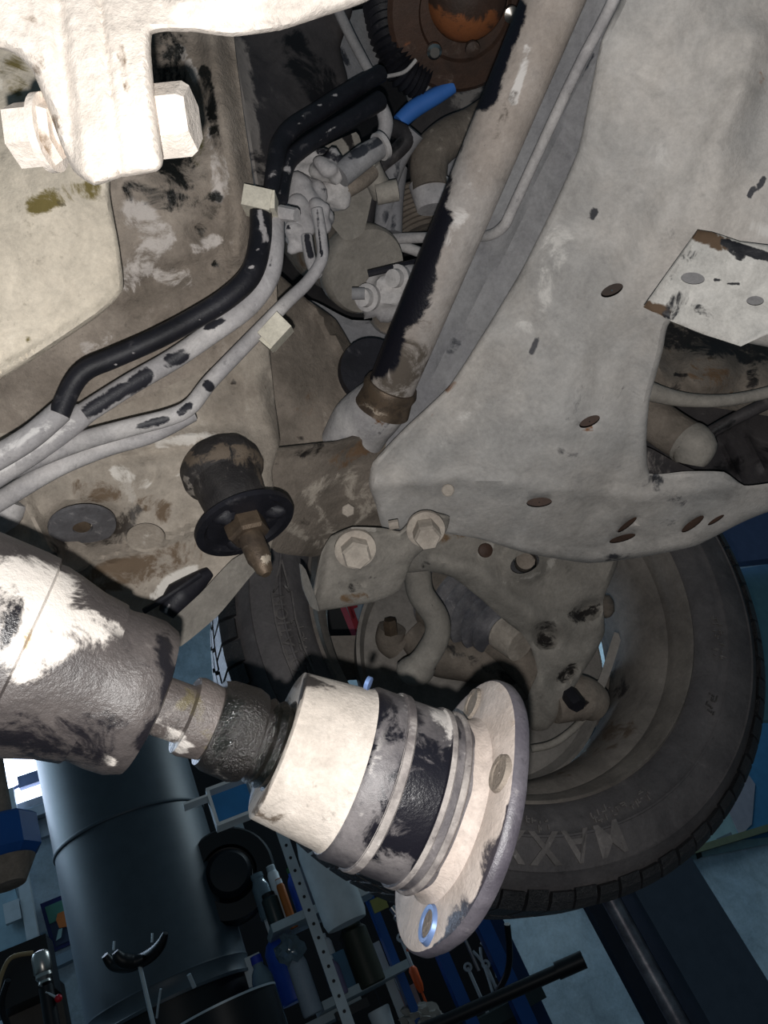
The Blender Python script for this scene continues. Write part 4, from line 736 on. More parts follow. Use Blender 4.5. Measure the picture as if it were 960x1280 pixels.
MB().lathe(q0 - qa * .003, qa, [(0, .005), (0, .0125), (Lq * .50, .0125), (Lq * .52, .0165), (Lq * .60, .0172), (Lq * .9, .0160), (Lq + .003, .016), (Lq + .003, .005)], seg=44).build('neck', M_boot, t, paint=[('B', [(200, 900), (232, 940)], 24, .5), ('G', [(240, 870), (262, 930)], 22, .5)])
g0, g1 = P(262, 903, .335), P(395, 950, .350); ga = (g1 - g0).normalized(); Lg = (g1 - g0).length
gp = [(0, .006), (0, .0185), (.004, .0200), (.016, .0208), (.020, .0195), (.021, .0165), (.024, .0190), (.0265, .0175), (.029, .0195), (.032, .018), (.036, .024), (.040, .027), (Lg, .024)]
MB().lathe(g0, ga, gp, seg=60, wob=.02).build('grease_boot', dusty('wet_black_grease', (34, 31, 29), (22, 20, 19), dark=(10, 11, 8), rust=(104, 96, 60), light_=(190, 186, 180), scale=24, speck=.9, rough=.28, bump=.8, drough=.12, spec=.8), t, paint=[('R', [(290, 880), (280, 960)], 24, .7), ('G', [(345, 900), (330, 960)], 8, .5), ('R', [(365, 850), (350, 930), (325, 975)], 22, .7)])
f0, f1 = P(345, 928, .348), P(562, 1009, .361); fa = (f1 - f0).normalized(); Lf = (f1 - f0).length
MB().lathe(f0, fa, [(.003, .012), (.0, .0315), (.001, .0335), (.032, .0370), (.036, .0385), (.0365, .0360), (.0365, .02)], seg=72).build('steel_cup', dusty('pale_cup_steel', (208, 199, 190), (186, 176, 166), dark=(58, 54, 52), rust=(110, 98, 86), light_=(226, 220, 212), scale=14, speck=0.5, bump=.4), t, paint=[('G', [(372, 845), (345, 930), (318, 1012)], 14, .6), ('R', [(366, 845), (338, 930), (312, 1005)], 8, .5), ('R', [(384, 845), (374, 870)], 8, .6), ('R', [(345, 1018)], 5, .7), ('R', [(360, 1010)], 3, .6)])
MB().lathe(f0, fa, [(.034, .02), (.034, .0380), (.036, .0395), (.047, .0397), (.0475, .0407), (.0515, .0407), (.052, .0396), (.068, .0402), (.0685, .0412), (.0715, .0412), (.072, .0402), (.075, .0402), (.0755, .0412), (.078, .0416), (.079, .0402), (Lf - .004, .0402), (Lf - .004, .02)], seg=84, wob=.006).build('coupling_body', dusty('smeared_coupling', (120, 115, 115), (62, 59, 63), dark=(24, 23, 30), rust=(150, 130, 110), light_=(205, 199, 194), scale=20, speck=.9, bump=.25, rough=.5, drough=.3, spec=.6), t,
    paint=[('R', [(470, 870), (440, 960), (400, 1045)], 34, .58), ('R', [(530, 900), (510, 980), (465, 1065)], 30, .55), ('B', [(500, 865), (494, 930), (430, 1062)], 7, .9), ('B', [(560, 895), (545, 985), (495, 1085)], 14, .75), ('R', [(574, 905), (550, 1010), (515, 1090)], 6, .75), ('B', [(450, 1060), (490, 1080)], 16, .5), ('B', [(440, 1000), (410, 1050)], 14, .5), ('B', [(480, 900), (450, 1010)], 26, .36), ('B', [(530, 940), (480, 1060)], 34, .38)])
M_band = dusty('whitened_clamp_band', (170, 163, 158), (96, 90, 90), dark=(46, 42, 46), scale=30, speck=.9)
for (a_, b_, r_) in ((.0472, .0518, .0411), (.0683, .0718, .0416), (.0752, .0784, .0420)):
    MB().lathe(f0, fa, [(a_, .039), (a_, r_ - .0008), (a_ + .0008, r_), (b_ - .0008, r_), (b_, r_ - .0008), (b_, .039)], seg=84, closed=True, wob=.006).build('clamp_band', M_band, t, paint=[('R', [(480, 900), (460, 1000)], 8, .45)])
# lobed flange plate with bolt holes
fu0 = dirpx((527, 1190, .362), (620, 848, .362)); fu = (fu0 - fa * fu0.dot(fa)).normalized(); fw = fa.cross(fu)
FC = f0 + fa * Lf
def flange(m, th, edge=False):
    n_ = 96; rows = []
    def rad(a):
        lob = [math.radians(q) for q in (0, 90, 180, 270)]
        e = max(math.cos(a - q) for q in lob); return .0612 + .0022 * max(0, (e - .80) / .20) ** .8
    prof = [(0, -1), (-.0025, -1)] 
    v = []; f = []
    lv = [(0.030, 0.0), (0.62, -.0008), (0.95, 0.0), (.985, .0008), (.98, th - .002), (.4, th - .002)] if not edge else [(.984, .0006), (1.0, .0018), (1.003, th - .002), (.985, th), (.4, th), (.4, th - .0015), (.97, th - .0015)]
    for (q, h) in lv:
        for k in range(n_):
            a = 2 * math.pi * k / n_; r = rad(a) * q
            v.append(FC + (fu * math.cos(a) + fw * math.sin(a)) * r + fa * h)
    for i in range(len(lv) - 1):
        for k in range(n_):
            f.append([i * n_ + k, i * n_ + (k + 1) % n_, (i + 1) * n_ + (k + 1) % n_, (i + 1) * n_ + k])
    if edge: f += [[(len(lv) - 1) * n_ + k, (len(lv) - 1) * n_ + (k + 1) % n_, (k + 1) % n_, k] for k in range(n_)]
    else:
        f.append(list(range(n_))); f.append([(len(lv) - 1) * n_ + k for k in range(n_)])
    return m.add(v, f)
MF = dusty('flange_steel', (200, 188, 180), (178, 165, 156), dark=(58, 54, 60), rust=(150, 132, 116), light_=(214, 206, 200), scale=14, speck=0.3, bump=.35, rough=.65, drough=.35)
flange(MB(), .0070).build('flange_plate', MF, t, paint=[('R', [(655, 880), (650, 980), (600, 1120), (545, 1185)], 7, .8), ('G', [(615, 870), (640, 900)], 26, .38)])
flange(MB(), .0075, True).build('flange_edge', dusty('flange_edge_steel', (96, 92, 98), (70, 66, 74), dark=(34, 32, 38), light_=(190, 184, 180), scale=26, speck=.5, rough=.4, spec=.6), t)
MB().lathe(FC, fa, [(-.008, .0402), (-.005, .0404), (-.0025, .0412), (-.0008, .0428), (.001, .0428), (.001, .03), (-.010, .03)], seg=84, closed=True).build('flange_fillet', MF, t)
for k, (a, mt) in enumerate(((-28, 0), (142, 1), (50, 0), (236, 0))):
    an = math.radians(a); c = FC + (fu * math.cos(an) + fw * math.sin(an)) * .0508
    b = MB().lathe(c - fa * .0016, fa, [(.0016, .0055), (0, .0057), (-.0003, .0075), (.002, .0086), (.003, .0086)], seg=36, cap=False).build('bolt_hole_ring', plain('bluish_bare_steel', (104, 128, 172), .45, .3) if mt else M_gear, t)
    MB().lathe(c - fa * .0010, fa, [(0, .0005), (0, .0056), (.004, .0056)], seg=24, cap=False).build('hole_core', M_gear, b)
MB().lathe(P(458, 853, .334), (CX * .6 - CY * .2 - FW * .2), [(0, .0005), (.0, .003), (.0018, .003), (.002, .0005)], seg=18).build('clamp_tang', plain('bluish_bare_steel', (104, 128, 172)), t)

# ================================================================== overexposed bracket at the top left
S = Surf([(-40, -40, .262), (470, -40, .30), (190, 100, .262), (120, 230, .262), (60, 130, .266), (350, 20, .285)], ridges=[([(122, -20), (135, 90), (152, 225)], 7, -.0018), ([(70, -20), (80, 90), (92, 210)], 16, -.003), ([(230, 0), (450, -10)], 30, .006)], rough=.0004)
t = thing('engine_mount_arm', 'pale cast mount arm, its colour whitened for the flash glare, very close at the top left corner', 'mount arm', P(150, 80, .27))
MB().sheet([(-150, -60), (520, -60), (462, 0), (400, 22), (350, 38), (290, 46), (240, 40), (190, 43), (192, 106), (204, 200), (196, 214), (152, 222), (118, 232), (92, 214), (76, 180), (58, 130), (38, 85), (6, 62), (-150, 55)], S, .018, 5, curl=.006, cw=10).build('cast_arm', M_white, t, paint=[('G', [(30, 0), (40, 50), (48, 85)], 22, .45), ('G', [(150, 60), (160, 110)], 12, .35), ('R', [(42, 40), (44, 80)], 6, .4), ('G', [(240, 10), (250, 30)], 16, .33), ('G', [(60, 180), (70, 150)], 14, .4)])
pn0, pn1 = P(22, 170, .284), P(242, 148, .279); na = (pn1 - pn0).normalized(); Ln = (pn1 - pn0).length
MB().prism(pn0, na, .0115, .016, 6, rot=10).build('nut', M_white, t, smooth=False, paint=[('G', [(40, 150), (60, 200)], 22, .45)])
MB().prism(pn1 - na * .014, na, .0125, .014, 6, rot=20).build('bolt_head', M_white, t, smooth=False)
MB().lathe(pn0 + na * .010, na, [(0, .004), (0, .0135), (.003, .0135), (.003, .004)], seg=32).build('washer', M_white, t)
MB().lathe(pn0, na, [(0, .005), (Ln * .98, .005)], seg=20).build('bolt_shank', M_white, t)
# ================================================================== workshop behind: wall, floor, lift, tank, shelves
WD = P(600, 1200, 3.4)                       # a point of the back wall
def wp(x, y, off=0.0):                       # where a line of sight meets the wall plane shifted off metres into the room
    r = ray(x, y); o = WD + N * off; return CAM + r * ((o - CAM).dot(N) / r.dot(N))
def wbox(m, c, w, h, dp): return m.box(c, W * w / 2, Z * h / 2, N * dp / 2)
def on_wall(m, x0, y0, x1, y1, off, th):     # upright box whose diagonal corners are seen at two image points
    a, b = wp(x0, y0, off), wp(x1, y1, off); c = (a + b) / 2; w = abs((b - a).dot(W)); h = abs(b.z - a.z); return wbox(m, c, w, h, th)
M_wall = dusty('pale_blue_plaster', (172, 190, 202), (150, 170, 184), dark=(70, 84, 92), light_=(150, 170, 180), scale=3, speck=0.3, bump=.1)
M_post = plain('dark_slate_paint', (78, 88, 102), .45)
M_tank = plain('dark_blue_grey_paint', (66, 76, 84), .45)
M_bluep = plain('blue_painted_steel', (22, 76, 146), .4)
M_blk = plain('black_painted_steel', (14, 14, 18), .45)
M_alu = plain('galvanised_steel', (180, 190, 196), .45, .3)
M_wht = plain('white_plastic', (220, 228, 234), .5)
M_card = plain('white_paper', (200, 208, 212), .8)
M_bott = plain('blue_plastic', (40, 84, 190), .4)
M_org = plain('orange_plastic', (200, 84, 34), .5)
M_grn = plain('green_plastic', (40, 90, 50), .5)
M_olv = plain('dark_olive_plastic', (44, 46, 34), .5)
M_tan = plain('tan_card', (150, 130, 96), .8)
M_clear = plain('clear_plastic', (150, 175, 190), .15, trans=.6)
M_red = plain('red_paint', (190, 24, 44), .4)
M_lip = plain('green_tan_moulding', (96, 104, 84), .6)
M_cloth = plain('crumpled_cloth', (160, 156, 150), .9)
M_pink = plain('pinkish_card', (150, 128, 128), .8)

floor_z = CAM.z - 1.25
c = WD.copy(); c.z = floor_z + 1.9
wl = MB()
wn = wp(28, 915), wp(85, 1015)
# back wall around a window opening
wx0 = (wp(-260, 900) - WD).dot(W); wx1 = (wp(120, 1000) - WD).dot(W); wz0 = wp(30, 1012).z; wz1 = wz0 + 1.15
def wrect(x0, x1, z0, z1, th=.12, off=0):
    cc = WD + W * (x0 + x1) / 2 + N * (off - th / 2); cc.z = (z0 + z1) / 2; wl.box(cc, W * (x1 - x0) / 2, Z * (z1 - z0) / 2, N * th / 2)
XL, XR, ZT = -7.5, 5.5, floor_z + 5.2
wrect(XL, wx0, floor_z, ZT); wrect(wx1, XR, floor_z, ZT); wrect(wx0, wx1, floor_z, wz0); wrect(wx0, wx1, wz1, ZT)
tag(wl.build('wall_back', M_wall, smooth=False), kind='structure')
o = MB().box(WD + W * -1 + N * 3 + Z * (floor_z - WD.z - .05), W * 6.5, N * 3.2, Z * .05).build('floor', dusty('grey_concrete', (110, 112, 114), (92, 95, 98), scale=3), smooth=False); tag(o, kind='structure')
t = MB(); cc = WD + W * (wx0 + wx1) / 2 + N * -.06; cc.z = (wz0 + wz1) / 2
for sx in (0, 1):
    q = cc + W * ((wx1 - wx0) / 2 * (1 if sx else -1)); t.box(q, W * .04, Z * (wz1 - wz0) / 2, N * .05)
for sz in (-1, 1): t.box(cc + Z * ((wz1 - wz0) / 2 * sz), W * (wx1 - wx0) / 2, Z * .04, N * .05)
wf = t.build('window_1', plain('grey_window_frame', (150, 156, 166), .5), smooth=False); tag(wf, kind='structure')
MB().box(cc - N * .03, W * (wx1 - wx0) / 2, Z * (wz1 - wz0) / 2, N * .004).build('window_pane', plain('daylit_glass', (214, 228, 255), .2, emit=5), wf, smooth=False)
m = MB()
m.box(cc + Z * (-(wz1 - wz0) / 2 - .055) + N * .08, W * (wx1 - wx0) / 2 * 1.03, Z * .022, N * .06); m.box(cc + Z * (-(wz1 - wz0) / 2 - .12) + N * .06, W * (wx1 - wx0) / 2 * 1.03, Z * .04, N * .03)
m.build('window_sill', plain('pale_sill', (156, 166, 178), .5), wf, smooth=False)
m = MB(); h_ = wp(38, 975, -.02); m.box(h_, W * .05, Z * .028, N * .02); m.tube([h_ + W * -.14 - Z * .03, h_, h_ + W * .22 + Z * .01], .008, seg=8, n=2)
m.build('window_handle', plain('bluish_grey_plastic', (110, 124, 160), .5), wf, smooth=False)

# moulding and charts on the right wall
m = MB(); a, b = wp(722, 1107, .02), wp(1150, 978, .02)
hh = (a.z + b.z) / 2; L_ = (b - a).dot(W); cc = (a + b) / 2; cc.z = hh + .0
m.box(cc, (b - a) * .5, Z * .016, N * .02); tb = m.build('trim_1', M_lip, smooth=False); tag(tb, kind='structure')
t = thing('wall_chart', 'pale blue wall chart partly hidden behind the right side of the tyre', 'chart', wp(900, 1000, .01))
def quad_on(xys, off, th):
    pts = [wp(x, y, off) for x, y in xys]; n_ = len(pts); v = pts + [p - N * th for p in pts]
    return MB().add(v, [list(range(n_)), list(range(2 * n_ - 1, n_ - 1, -1))] + [[i, (i + 1) % n_, (i + 1) % n_ + n_, i + n_] for i in range(n_)])
quad_on([(740, 1098), (820, 1010), (900, 850), (1150, 850), (1150, 1018)], .012, .006).build('chart_sheet', plain('pale_chart', (120, 146, 152), .6), t, smooth=False)
quad_on([(925, 1050), (905, 980), (925, 900), (960, 900), (1150, 1025)], .016, .004).build('blue_area', plain('chart_blue', (52, 104, 142), .6), t, smooth=False)
quad_on([(905, 1000), (930, 960), (944, 980), (940, 1030), (925, 1045)], .020, .004).build('pinkish_area', plain('chart_pink', (128, 128, 140), .7), t, smooth=False)
quad_on([(896, 1048), (914, 1040), (918, 1050), (898, 1058)], .016, .004).build('grey_block', plain('chart_grey', (84, 94, 104), .7), t, smooth=False)
quad_on([(870, 1066), (876, 1063), (878, 1071), (872, 1074)], .016, .004).build('dark_square', plain('chart_dark', (30, 40, 40), .7), t, smooth=False)
o = quad_on([(890, 640), (1150, 620), (1150, 678), (925, 702), (895, 700)], 1.2, .05).build('overhead_sign_panel', plain('violet_blue_panel', (100, 112, 152), .5), smooth=False); tag(o, 'dull violet-blue panel above the tyre at the right edge', 'panel')
o = quad_on([(920, 712), (1150, 672), (1150, 900), (940, 900)], 1.1, .03).build('teal_panel', plain('teal_panel', (112, 150, 158), .6), smooth=False); tag(o, 'teal wall panel to the right of the tyre', 'panel')

# lift column with a bright screw rod
t = thing('lift_column', 'dark slate lift column with a shiny vertical rod standing behind the tyre', 'lift column', P(850, 1180, 2.3))
def column_piece(xt, yt, d, off_w, width, depth, up, down, name, mat, off_n=0):
    p = P(xt, yt, d) + W * off_w + N * off_n; c = p + Z * (up - down) / 2; return MB().box(c, W * width / 2, Z * (up + down) / 2, N * depth / 2).build(name, mat, t, smooth=False)
column_piece(874, 1188, 2.3, 0, .235, .10, 3.2, 1.2, 'column_face', M_post)
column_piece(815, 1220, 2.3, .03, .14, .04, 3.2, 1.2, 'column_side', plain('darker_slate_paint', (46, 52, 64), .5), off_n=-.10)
b = P(805, 1200, 2.25); MB().lathe(b - Z * 1.2, Z, [(0, .028), (4.2, .028)], seg=24).build('lifting_rod', dusty('scuffed_bright_rod', (150, 146, 150), (90, 84, 92), dark=(34, 26, 32), scale=7, rough=.35, metal=.6, speck=.8), t)

# big vertical tank / extractor body
tc_ = P(176, 1090, 2.6); R_ = .250; t = thing('cylindrical_tank', 'large dark blue-grey cylindrical tank standing beside the window', 'tank', Vector((tc_.x, tc_.y, floor_z + .6)))
zb = P(175, 1300, 2.6).z
MB().lathe(Vector((tc_.x, tc_.y, zb)), Z, [(0, R_ + .002), (.008, R_ + .003), (.012, R_), (.05, R_), (.054, R_ + .002), (.060, R_), (2.6, R_)], seg=96).build('shell', M_tank, t)
zs = P(165, 985, 2.35).z
MB().lathe(Vector((tc_.x, tc_.y, zs)), Z, [(-.006, R_), (-.006, R_ + .004), (0, R_ + .006), (.006, R_ + .004), (.006, R_)], seg=96, closed=True).build('weld_seam', M_tank, t)
MB().lathe(Vector((tc_.x, tc_.y, zb - 1.2)), Z, [(0, R_ - .01), (1.2, R_ - .01)], seg=64).build('base', M_blk, t)
rn = (P(285, 1098, 2.5) - tc_); rn.z = 0; rn.normalize()
rp = P(286, 1098, 2.55); t2 = thing('round_blower', 'round black blower housing on the right side of the tank', 'blower', rp)
MB().lathe(rp + N * .05, N, [(-.1, .02), (-.1, .14), (0, .15), (.02, .14), (.02, .09), (.0, .085), (-.02, .03), (.03, .02)], seg=48).build('housing', M_blk, t2)
MB().lathe(rp + N * .07, N, [(-.03, .002), (.0, .075), (.02, .06), (.024, .002)], seg=40).build('centre_boss', plain('dark_teal_paint', (12, 18, 26), .5), t2)

# lift pad at the left
t = thing('lift_arm_pad', 'bright blue lift arm pad at the left edge with a rusty spindle above it', 'lift pad', P(15, 1058, 1.4))
c = P(2, 1056, 1.4); MB().lathe(c - Z * .034 - CX*0.0, Z, [(0, .052), (.012, .066), (.068, .066), (.074, .060)], seg=8, a0=22, a1=382).build('pad', M_bluep, t, smooth=False)
MB().lathe(c + Z * .04, Z, [(0, .026), (.2, .025)], seg=24).build('spindle', M_brown, t)
MB().lathe(c - Z * .075, Z, [(0, .03), (.04, .052)], seg=24).build('pad_underside', M_brown, t)
a, b = wp(28, 1100, .05), wp(46, 1190, .05)
o = MB().box(Vector(((a + b) / 2)[:]), W * .022, Z * .55, N * .02).build('metal_door_edge', M_alu, smooth=False); tag(o, 'vertical grey metal strip on the wall left of the painting', 'metal strip')
t = thing('pale_cabinet_door', 'pale bluish cabinet door at the left edge with a small latch', 'door', wp(0, 1130, .03))
quad_on([(-60, 1110), (10, 1075), (38, 1190), (-40, 1220)], .035, .03).build('door_leaf', plain('pale_blue_door', (134, 160, 172), .5), t, smooth=False)
m = MB(); wbox(m, wp(16, 1140, .06), .06, .08, .03); m.build('latch', M_alu, t, smooth=False)
# framed painting
t = thing('framed_painting', 'small dark blue framed painting with an orange shape beside the tank', 'painting', wp(80, 1150, .03))
A_ = [(50, 1130), (92, 1113), (112, 1170), (66, 1190)]
quad_on(A_, .03, .02).build('frame', plain('dark_blue_frame', (24, 30, 84), .4), t, smooth=False)
quad_on([(56, 1134), (94, 1118), (109, 1166), (70, 1183)], .034, .006).build('canvas', plain('canvas_dark', (40, 52, 74), .7), t, smooth=False)
quad_on([(56, 1134), (94, 1118), (99, 1138), (62, 1155)], .037, .005).build('green_sky', plain('canvas_green', (66, 118, 104), .7), t, smooth=False)
quad_on([(72, 1142), (84, 1137), (89, 1150), (84, 1158), (74, 1160), (70, 1150)], .040, .005).build('orange_shape', plain('canvas_orange', (176, 100, 46), .7), t, smooth=False)
quad_on([(73, 1162), (78, 1160), (76, 1172), (70, 1176)], .040, .005).build('pale_shape', plain('canvas_pale', (130, 160, 160), .7), t, smooth=False)
m = MB(); a, b = wp(66, 1206, .05), wp(112, 1184, .05); m.box((a + b) / 2, (b - a) * .5, Z * .02, N * .03)
tag(m.build('wall_ledge', plain('grey_ledge', (110, 128, 142), .5), smooth=False), 'narrow grey ledge under the framed painting', 'ledge')
m = MB().blob(wp(116, 1263, .03), .008, .012, .006); tag(m.build('wall_peg', M_brown), 'tiny brown peg on the wall near the tank foot', 'peg')

# polisher / gun at bottom left
def upc(x, y, d, prof, name, mat, parent=None, seg=28, axis=None): return MB().lathe(P(x, y, d), axis or Z, prof, seg=seg).build(name, mat, parent)
t = thing('black_equipment_case', 'black case with rounded corners at the lower left edge', 'case', P(28, 1220, 2.0))
cc = P(26, 1222, 2.1); m = MB().box(cc, W * .085, Z * .07, N * .06); m.build('case_body', M_blk, t, smooth=False)
MB().tube([cc + W * .05 + N * .08 + Z * .03, cc + N * .1 + Z * .035, cc - W * .03 + N * .1 - Z * .0, cc - W * .05 + N * .1 - Z * .05], .006, seg=10).build('hose_handle', M_tan, t)
t = thing('chrome_spray_gun', 'shiny chrome valve with a red ball lever standing at the lower left', 'valve', P(57, 1225, 1.9))
upc(57, 1232, 1.9, [(0, .008), (.006, .016), (.012, .014), (.02, .02), (.028, .019), (.032, .022), (.07, .022), (.078, .018), (.082, .008)], 'valve_body', M_chrome, t)
upc(57, 1232, 1.9, [(-.2, .017), (-.002, .017)], 'handle', M_blk, t)
g = P(57, 1240, 1.88); e = P(73, 1248, 1.88); MB().tube([g, e], .003, seg=8).build('lever', M_alu, t); MB().blob(e, .009, .009, .009, amp=0).build('red_ball', M_red, t)
o = MB().tube([P(10, 1225, 1.8), P(2, 1255, 1.8), P(12, 1290, 1.8)], .007, seg=8).build('dark_cable_loop', M_blk); tag(o, 'dark cable loop at the lower left corner', 'cable')
o = MB().box(P(50, 1275, 2.15), W * .07, Z * .07, N * .05).build('grey_brown_carton', plain('grey_brown_card', (88, 80, 74), .8), smooth=False); tag(o, 'grey-brown carton behind the chrome valve', 'carton')

# cradle stand
t = thing('cradle_stand', 'black curved cradle on a thin metal post in front of the tank', 'stand', P(180, 1240, 2.0))
for k, (pts) in enumerate(([(131, 1194, 2.02), (142, 1206, 2.02), (162, 1206, 2.0), (185, 1196, 1.98), (200, 1182, 1.97), (207, 1166, 1.97)], [(144, 1190, 1.95), (152, 1200, 1.95), (168, 1202, 1.96), (180, 1197, 1.96)])):
    MB().tube(PP(pts), [.009, .015, .018, .017, .014, .007], seg=14).build('curved_arm', M_blk, t)
MB().tube([P(174, 1204, 1.98), P(174, 1204, 1.98) - Z * .35], .0055, seg=12).build('post', M_alu, t)
for (x, y) in ((142, 1188), (190, 1178)): MB().tube([P(x, y, 1.95), P(x, y, 1.95) + Z * .02 + W * .006], .003, seg=8).build('pin', M_alu, t)
o = MB().tube(PP([(201, 1236, 1.9), (198, 1256, 1.9), (196, 1272, 1.9)]), .003, seg=8).build('metal_rod', M_alu); tag(o, 'thin metal rod right of the cradle post', 'rod')
t = thing('black_drum', 'open black drum with a thin bright rim at the bottom', 'drum', P(270, 1260, 1.9))
dc = P(278, 1262, 1.9); dc2 = dc.copy()
MB().lathe(dc - Z * .5, Z, [(0, .12), (.42, .135), (.5, .135), (.5, .128), (.45, .125)], seg=56, cap=False).build('drum_body', M_blk, t)
MB().lathe(dc, Z, [(-.002, .134), (-.002, .138), (.003, .138), (.003, .134)], seg=56, closed=True).build('drum_rim', M_alu, t)
MB().tube(PP([(236, 1218, 1.88), (243, 1234, 1.88)]), .0055, seg=10).build('drum_pin', M_alu, t)
# white-blue carton hanging
t = thing('blue_white_box', 'small open box, blue inside with white edges, beside the tank', 'box', P(290, 1005, 1.5))
cc = P(291, 1003, 1.5)
MB().box(cc - N * .02, W * .040, Z * .034, N * .004).build('back_panel', plain('bright_blue_card', (40, 120, 180), .6), t, smooth=False)
for s_ in (-1, 1): MB().box(cc + W * .04 * s_, W * .003, Z * .036, N * .022).build('side_panel', M_card, t, smooth=False)
for s_ in (-1, 1): MB().box(cc + Z * .035 * s_, W * .042, Z * .003, N * .022).build('top_flap' if s_ > 0 else 'bottom_panel', M_card, t, smooth=False)
MB().box(cc + W * -.065 + Z * .025, W * .024, Z * .002, N * .02).build('side_flap', M_card, t, smooth=False)

# ---------------- shelf rack with bottles
SD = 2.35
t = thing('shelf_rack', 'perforated galvanised shelf rack with bottles between tank and tyre', 'shelf rack', P(380, 1200, SD))
def vpost(x, y, d, up, down, w, name='upright', mat=M_alu, parent=None, dp=None, holes=True):
    p = P(x, y, d); c = p + Z * (up - down) / 2
    b = MB().box(c, W * w / 2, Z * (up + down) / 2, N * (dp or .006) / 2).build(name, mat, parent, smooth=False)
    if holes:
        m = MB()
        for k in range(int((up + down) / .04)):
            m.lathe(p - Z * (down - .02 - k * .04) + N * .003, N, [(0, .001), (0, .005), (.0012, .005), (.0012, .001)], seg=8)
        m.build('punched_holes', M_blk, b, smooth=False)
    return b
dbs = MB().box(P(378, 1150, SD + .62), W * .33, Z * .8, N * .01)  # board added to blacken the area between tank and shelf
dbs = dbs.build('added_dark_board', plain('near_black_sheet', (16, 20, 26), .7), smooth=False); tag(dbs, 'near-black board added behind the shelf with the bottles to darken the background', 'board')
vpost(392, 1155, SD - .05, .42, .5, .032, parent=t)
vpost(325, 1115, SD + .15, .25, .22, .030, parent=t)
vpost(500, 1260, SD + .1, .2, .4, .03, parent=t, holes=False)
def shelf(xa, ya, xb, yb, d, dp, lab=None):
    a = P(xa, ya, d); r = ray(xb, yb); zz = a.z
    s_ = (P(xb, yb, d) - a).dot(W); b = a + W * s_
    return MB().box((a + b) / 2 + N * -.02, W * (abs(s_) / 2), Z * .012, N * dp / 2).build('shelf_board', plain('shelf_grey', (170, 184, 190), .5), t, smooth=False), a.z
_, z1 = shelf(338, 1168, 490, 1128, SD, .22)
_, z2 = shelf(400, 1262, 520, 1222, SD, .22)
_, z3 = shelf(300, 1330, 470, 1290, SD, .22)
def stand(x, y, d, z): p = P(x, y, d); return Vector((p.x, p.y, z))
def bottle(name, label, cat, x, y, d, r, h, mat, cap=None, neck=.4, zz=None, group=None, capname='cap', tilt=None):
    p = P(x, y, d); zz = p.z if zz is None else zz; p = Vector((p.x, p.y, zz))
    th = thing(name, label, cat, p, group)
    MB().lathe(p, Z, [(0, r * .9), (.005, r), (h * .70, r), (h * .80, r * .8), (h * .86, r * neck), (h * .92, r * neck)], seg=28).build('bottle_body', mat, th)
    if cap: MB().lathe(p + Z * h * .90, Z, [(0, r * neck * 1.1), (h * .10, r * neck * 1.05)], seg=20).build(capname, cap, th)
    return th
def can(name, label, cat, x, y, d, r, h, mat, capm=None):
    p = P(x, y, d); th = thing(name, label, cat, p)
    MB().lathe(p, Z, [(0, r * .92), (.004, r), (h * .84, r), (h * .9, r * .75), (h, r * .72)], seg=28).build('can_body', mat, th)
    if capm: MB().lathe(p + Z * h * .86, Z, [(0, r * .8), (h * .12, r * .78)], seg=20).build('cap', capm, th)
    return th
can('spray_can', 'dark green-grey spray can on the upper shelf beside the left upright', 'can', 350, 1164, SD, .026, .115, plain('dark_green_grey', (40, 52, 52), .4), M_blk)
bottle('clear_jar', 'clear jar tipped with a pale label behind the dark spray can', 'jar', 338, 1148, SD + .08, .028, .14, M_clear, M_clear, .7)
can('orange_tube', 'slim orange tube with a white top standing on the upper shelf', 'tube', 368, 1160, SD, .013, .15, plain('amber_orange', (170, 96, 36), .5), M_wht)
can('white_cylinder', 'slim white tube between dark can and orange tube', 'tube', 360, 1150, SD + .04, .018, .17, M_wht, M_alu)
bottle('blue_label_bottle', 'dark blue bottle with green cap on the upper shelf', 'bottle', 386, 1152, SD + .05, .026, .17, M_bott, M_grn, .5)
can('silver_flask', 'tall silver flask next to the big paper roll', 'flask', 407, 1146, SD, .024, .19, plain('dull_silver', (120, 136, 152), .35, .3), M_alu)
t2 = thing('paper_roll', 'big white paper roll standing in front of the shelf beneath the shaft', 'paper roll', P(440, 1150, SD - .15))
p = P(434, 1155, SD - .15); MB().lathe(p, Z, [(0, .058), (.02, .064), (.22, .066), (.30, .05)], seg=48).build('roll', M_card, t2)
MB().box(p + W * .075 + Z * .10, W * .03, Z * .05, N * .004).build('loose_sheet', M_card, t2, smooth=False)
tag(MB().box(P(474, 1130, SD - .15), W * .022, Z * .018, N * .004).build('yellow_note', plain('yellow_card', (140, 140, 80), .8), smooth=False), 'small yellowish card right of the paper roll', 'card')
bottle('blue_jug', 'squat blue jug with a pale bag on top on the lower shelf', 'jug', 372, 1252, SD, .052, .22, M_bott, None, .5)
MB_ = MB().blob(P(362, 1186, SD - .03), .040, .045, .03, amp=.6, fr=2.5); tag(MB_.build('plastic_bag', M_clear), 'crumpled clear plastic bag above the blue jug', 'bag')
bottle('white_spray_bottle', 'white spray bottle with tan nozzle in front of the blue jug', 'bottle', 392, 1268, SD - .1, .030, .20, plain('greyish_white_plastic', (150, 160, 172), .5), plain('tan_nozzle', (128, 92, 66), .5), .35, capname='nozzle')
bottle('water_bottle', 'clear water bottle with blue cap at the bottom', 'bottle', 350, 1296, SD - .15, .032, .22, M_clear, plain('blue_cap', (40, 56, 160), .4), .5)
bottle('pink_label_bottle', 'small white bottle with purple label in front of a blue box', 'bottle', 428, 1244, SD - .05, .021, .11, plain('mauve_label', (120, 110, 140), .5), M_wht, .5)
bottle('white_funnel_bottle', 'white funnel-topped bottle behind the blue box', 'bottle', 416, 1205, SD + .06, .020, .09, M_wht, M_wht, .45)
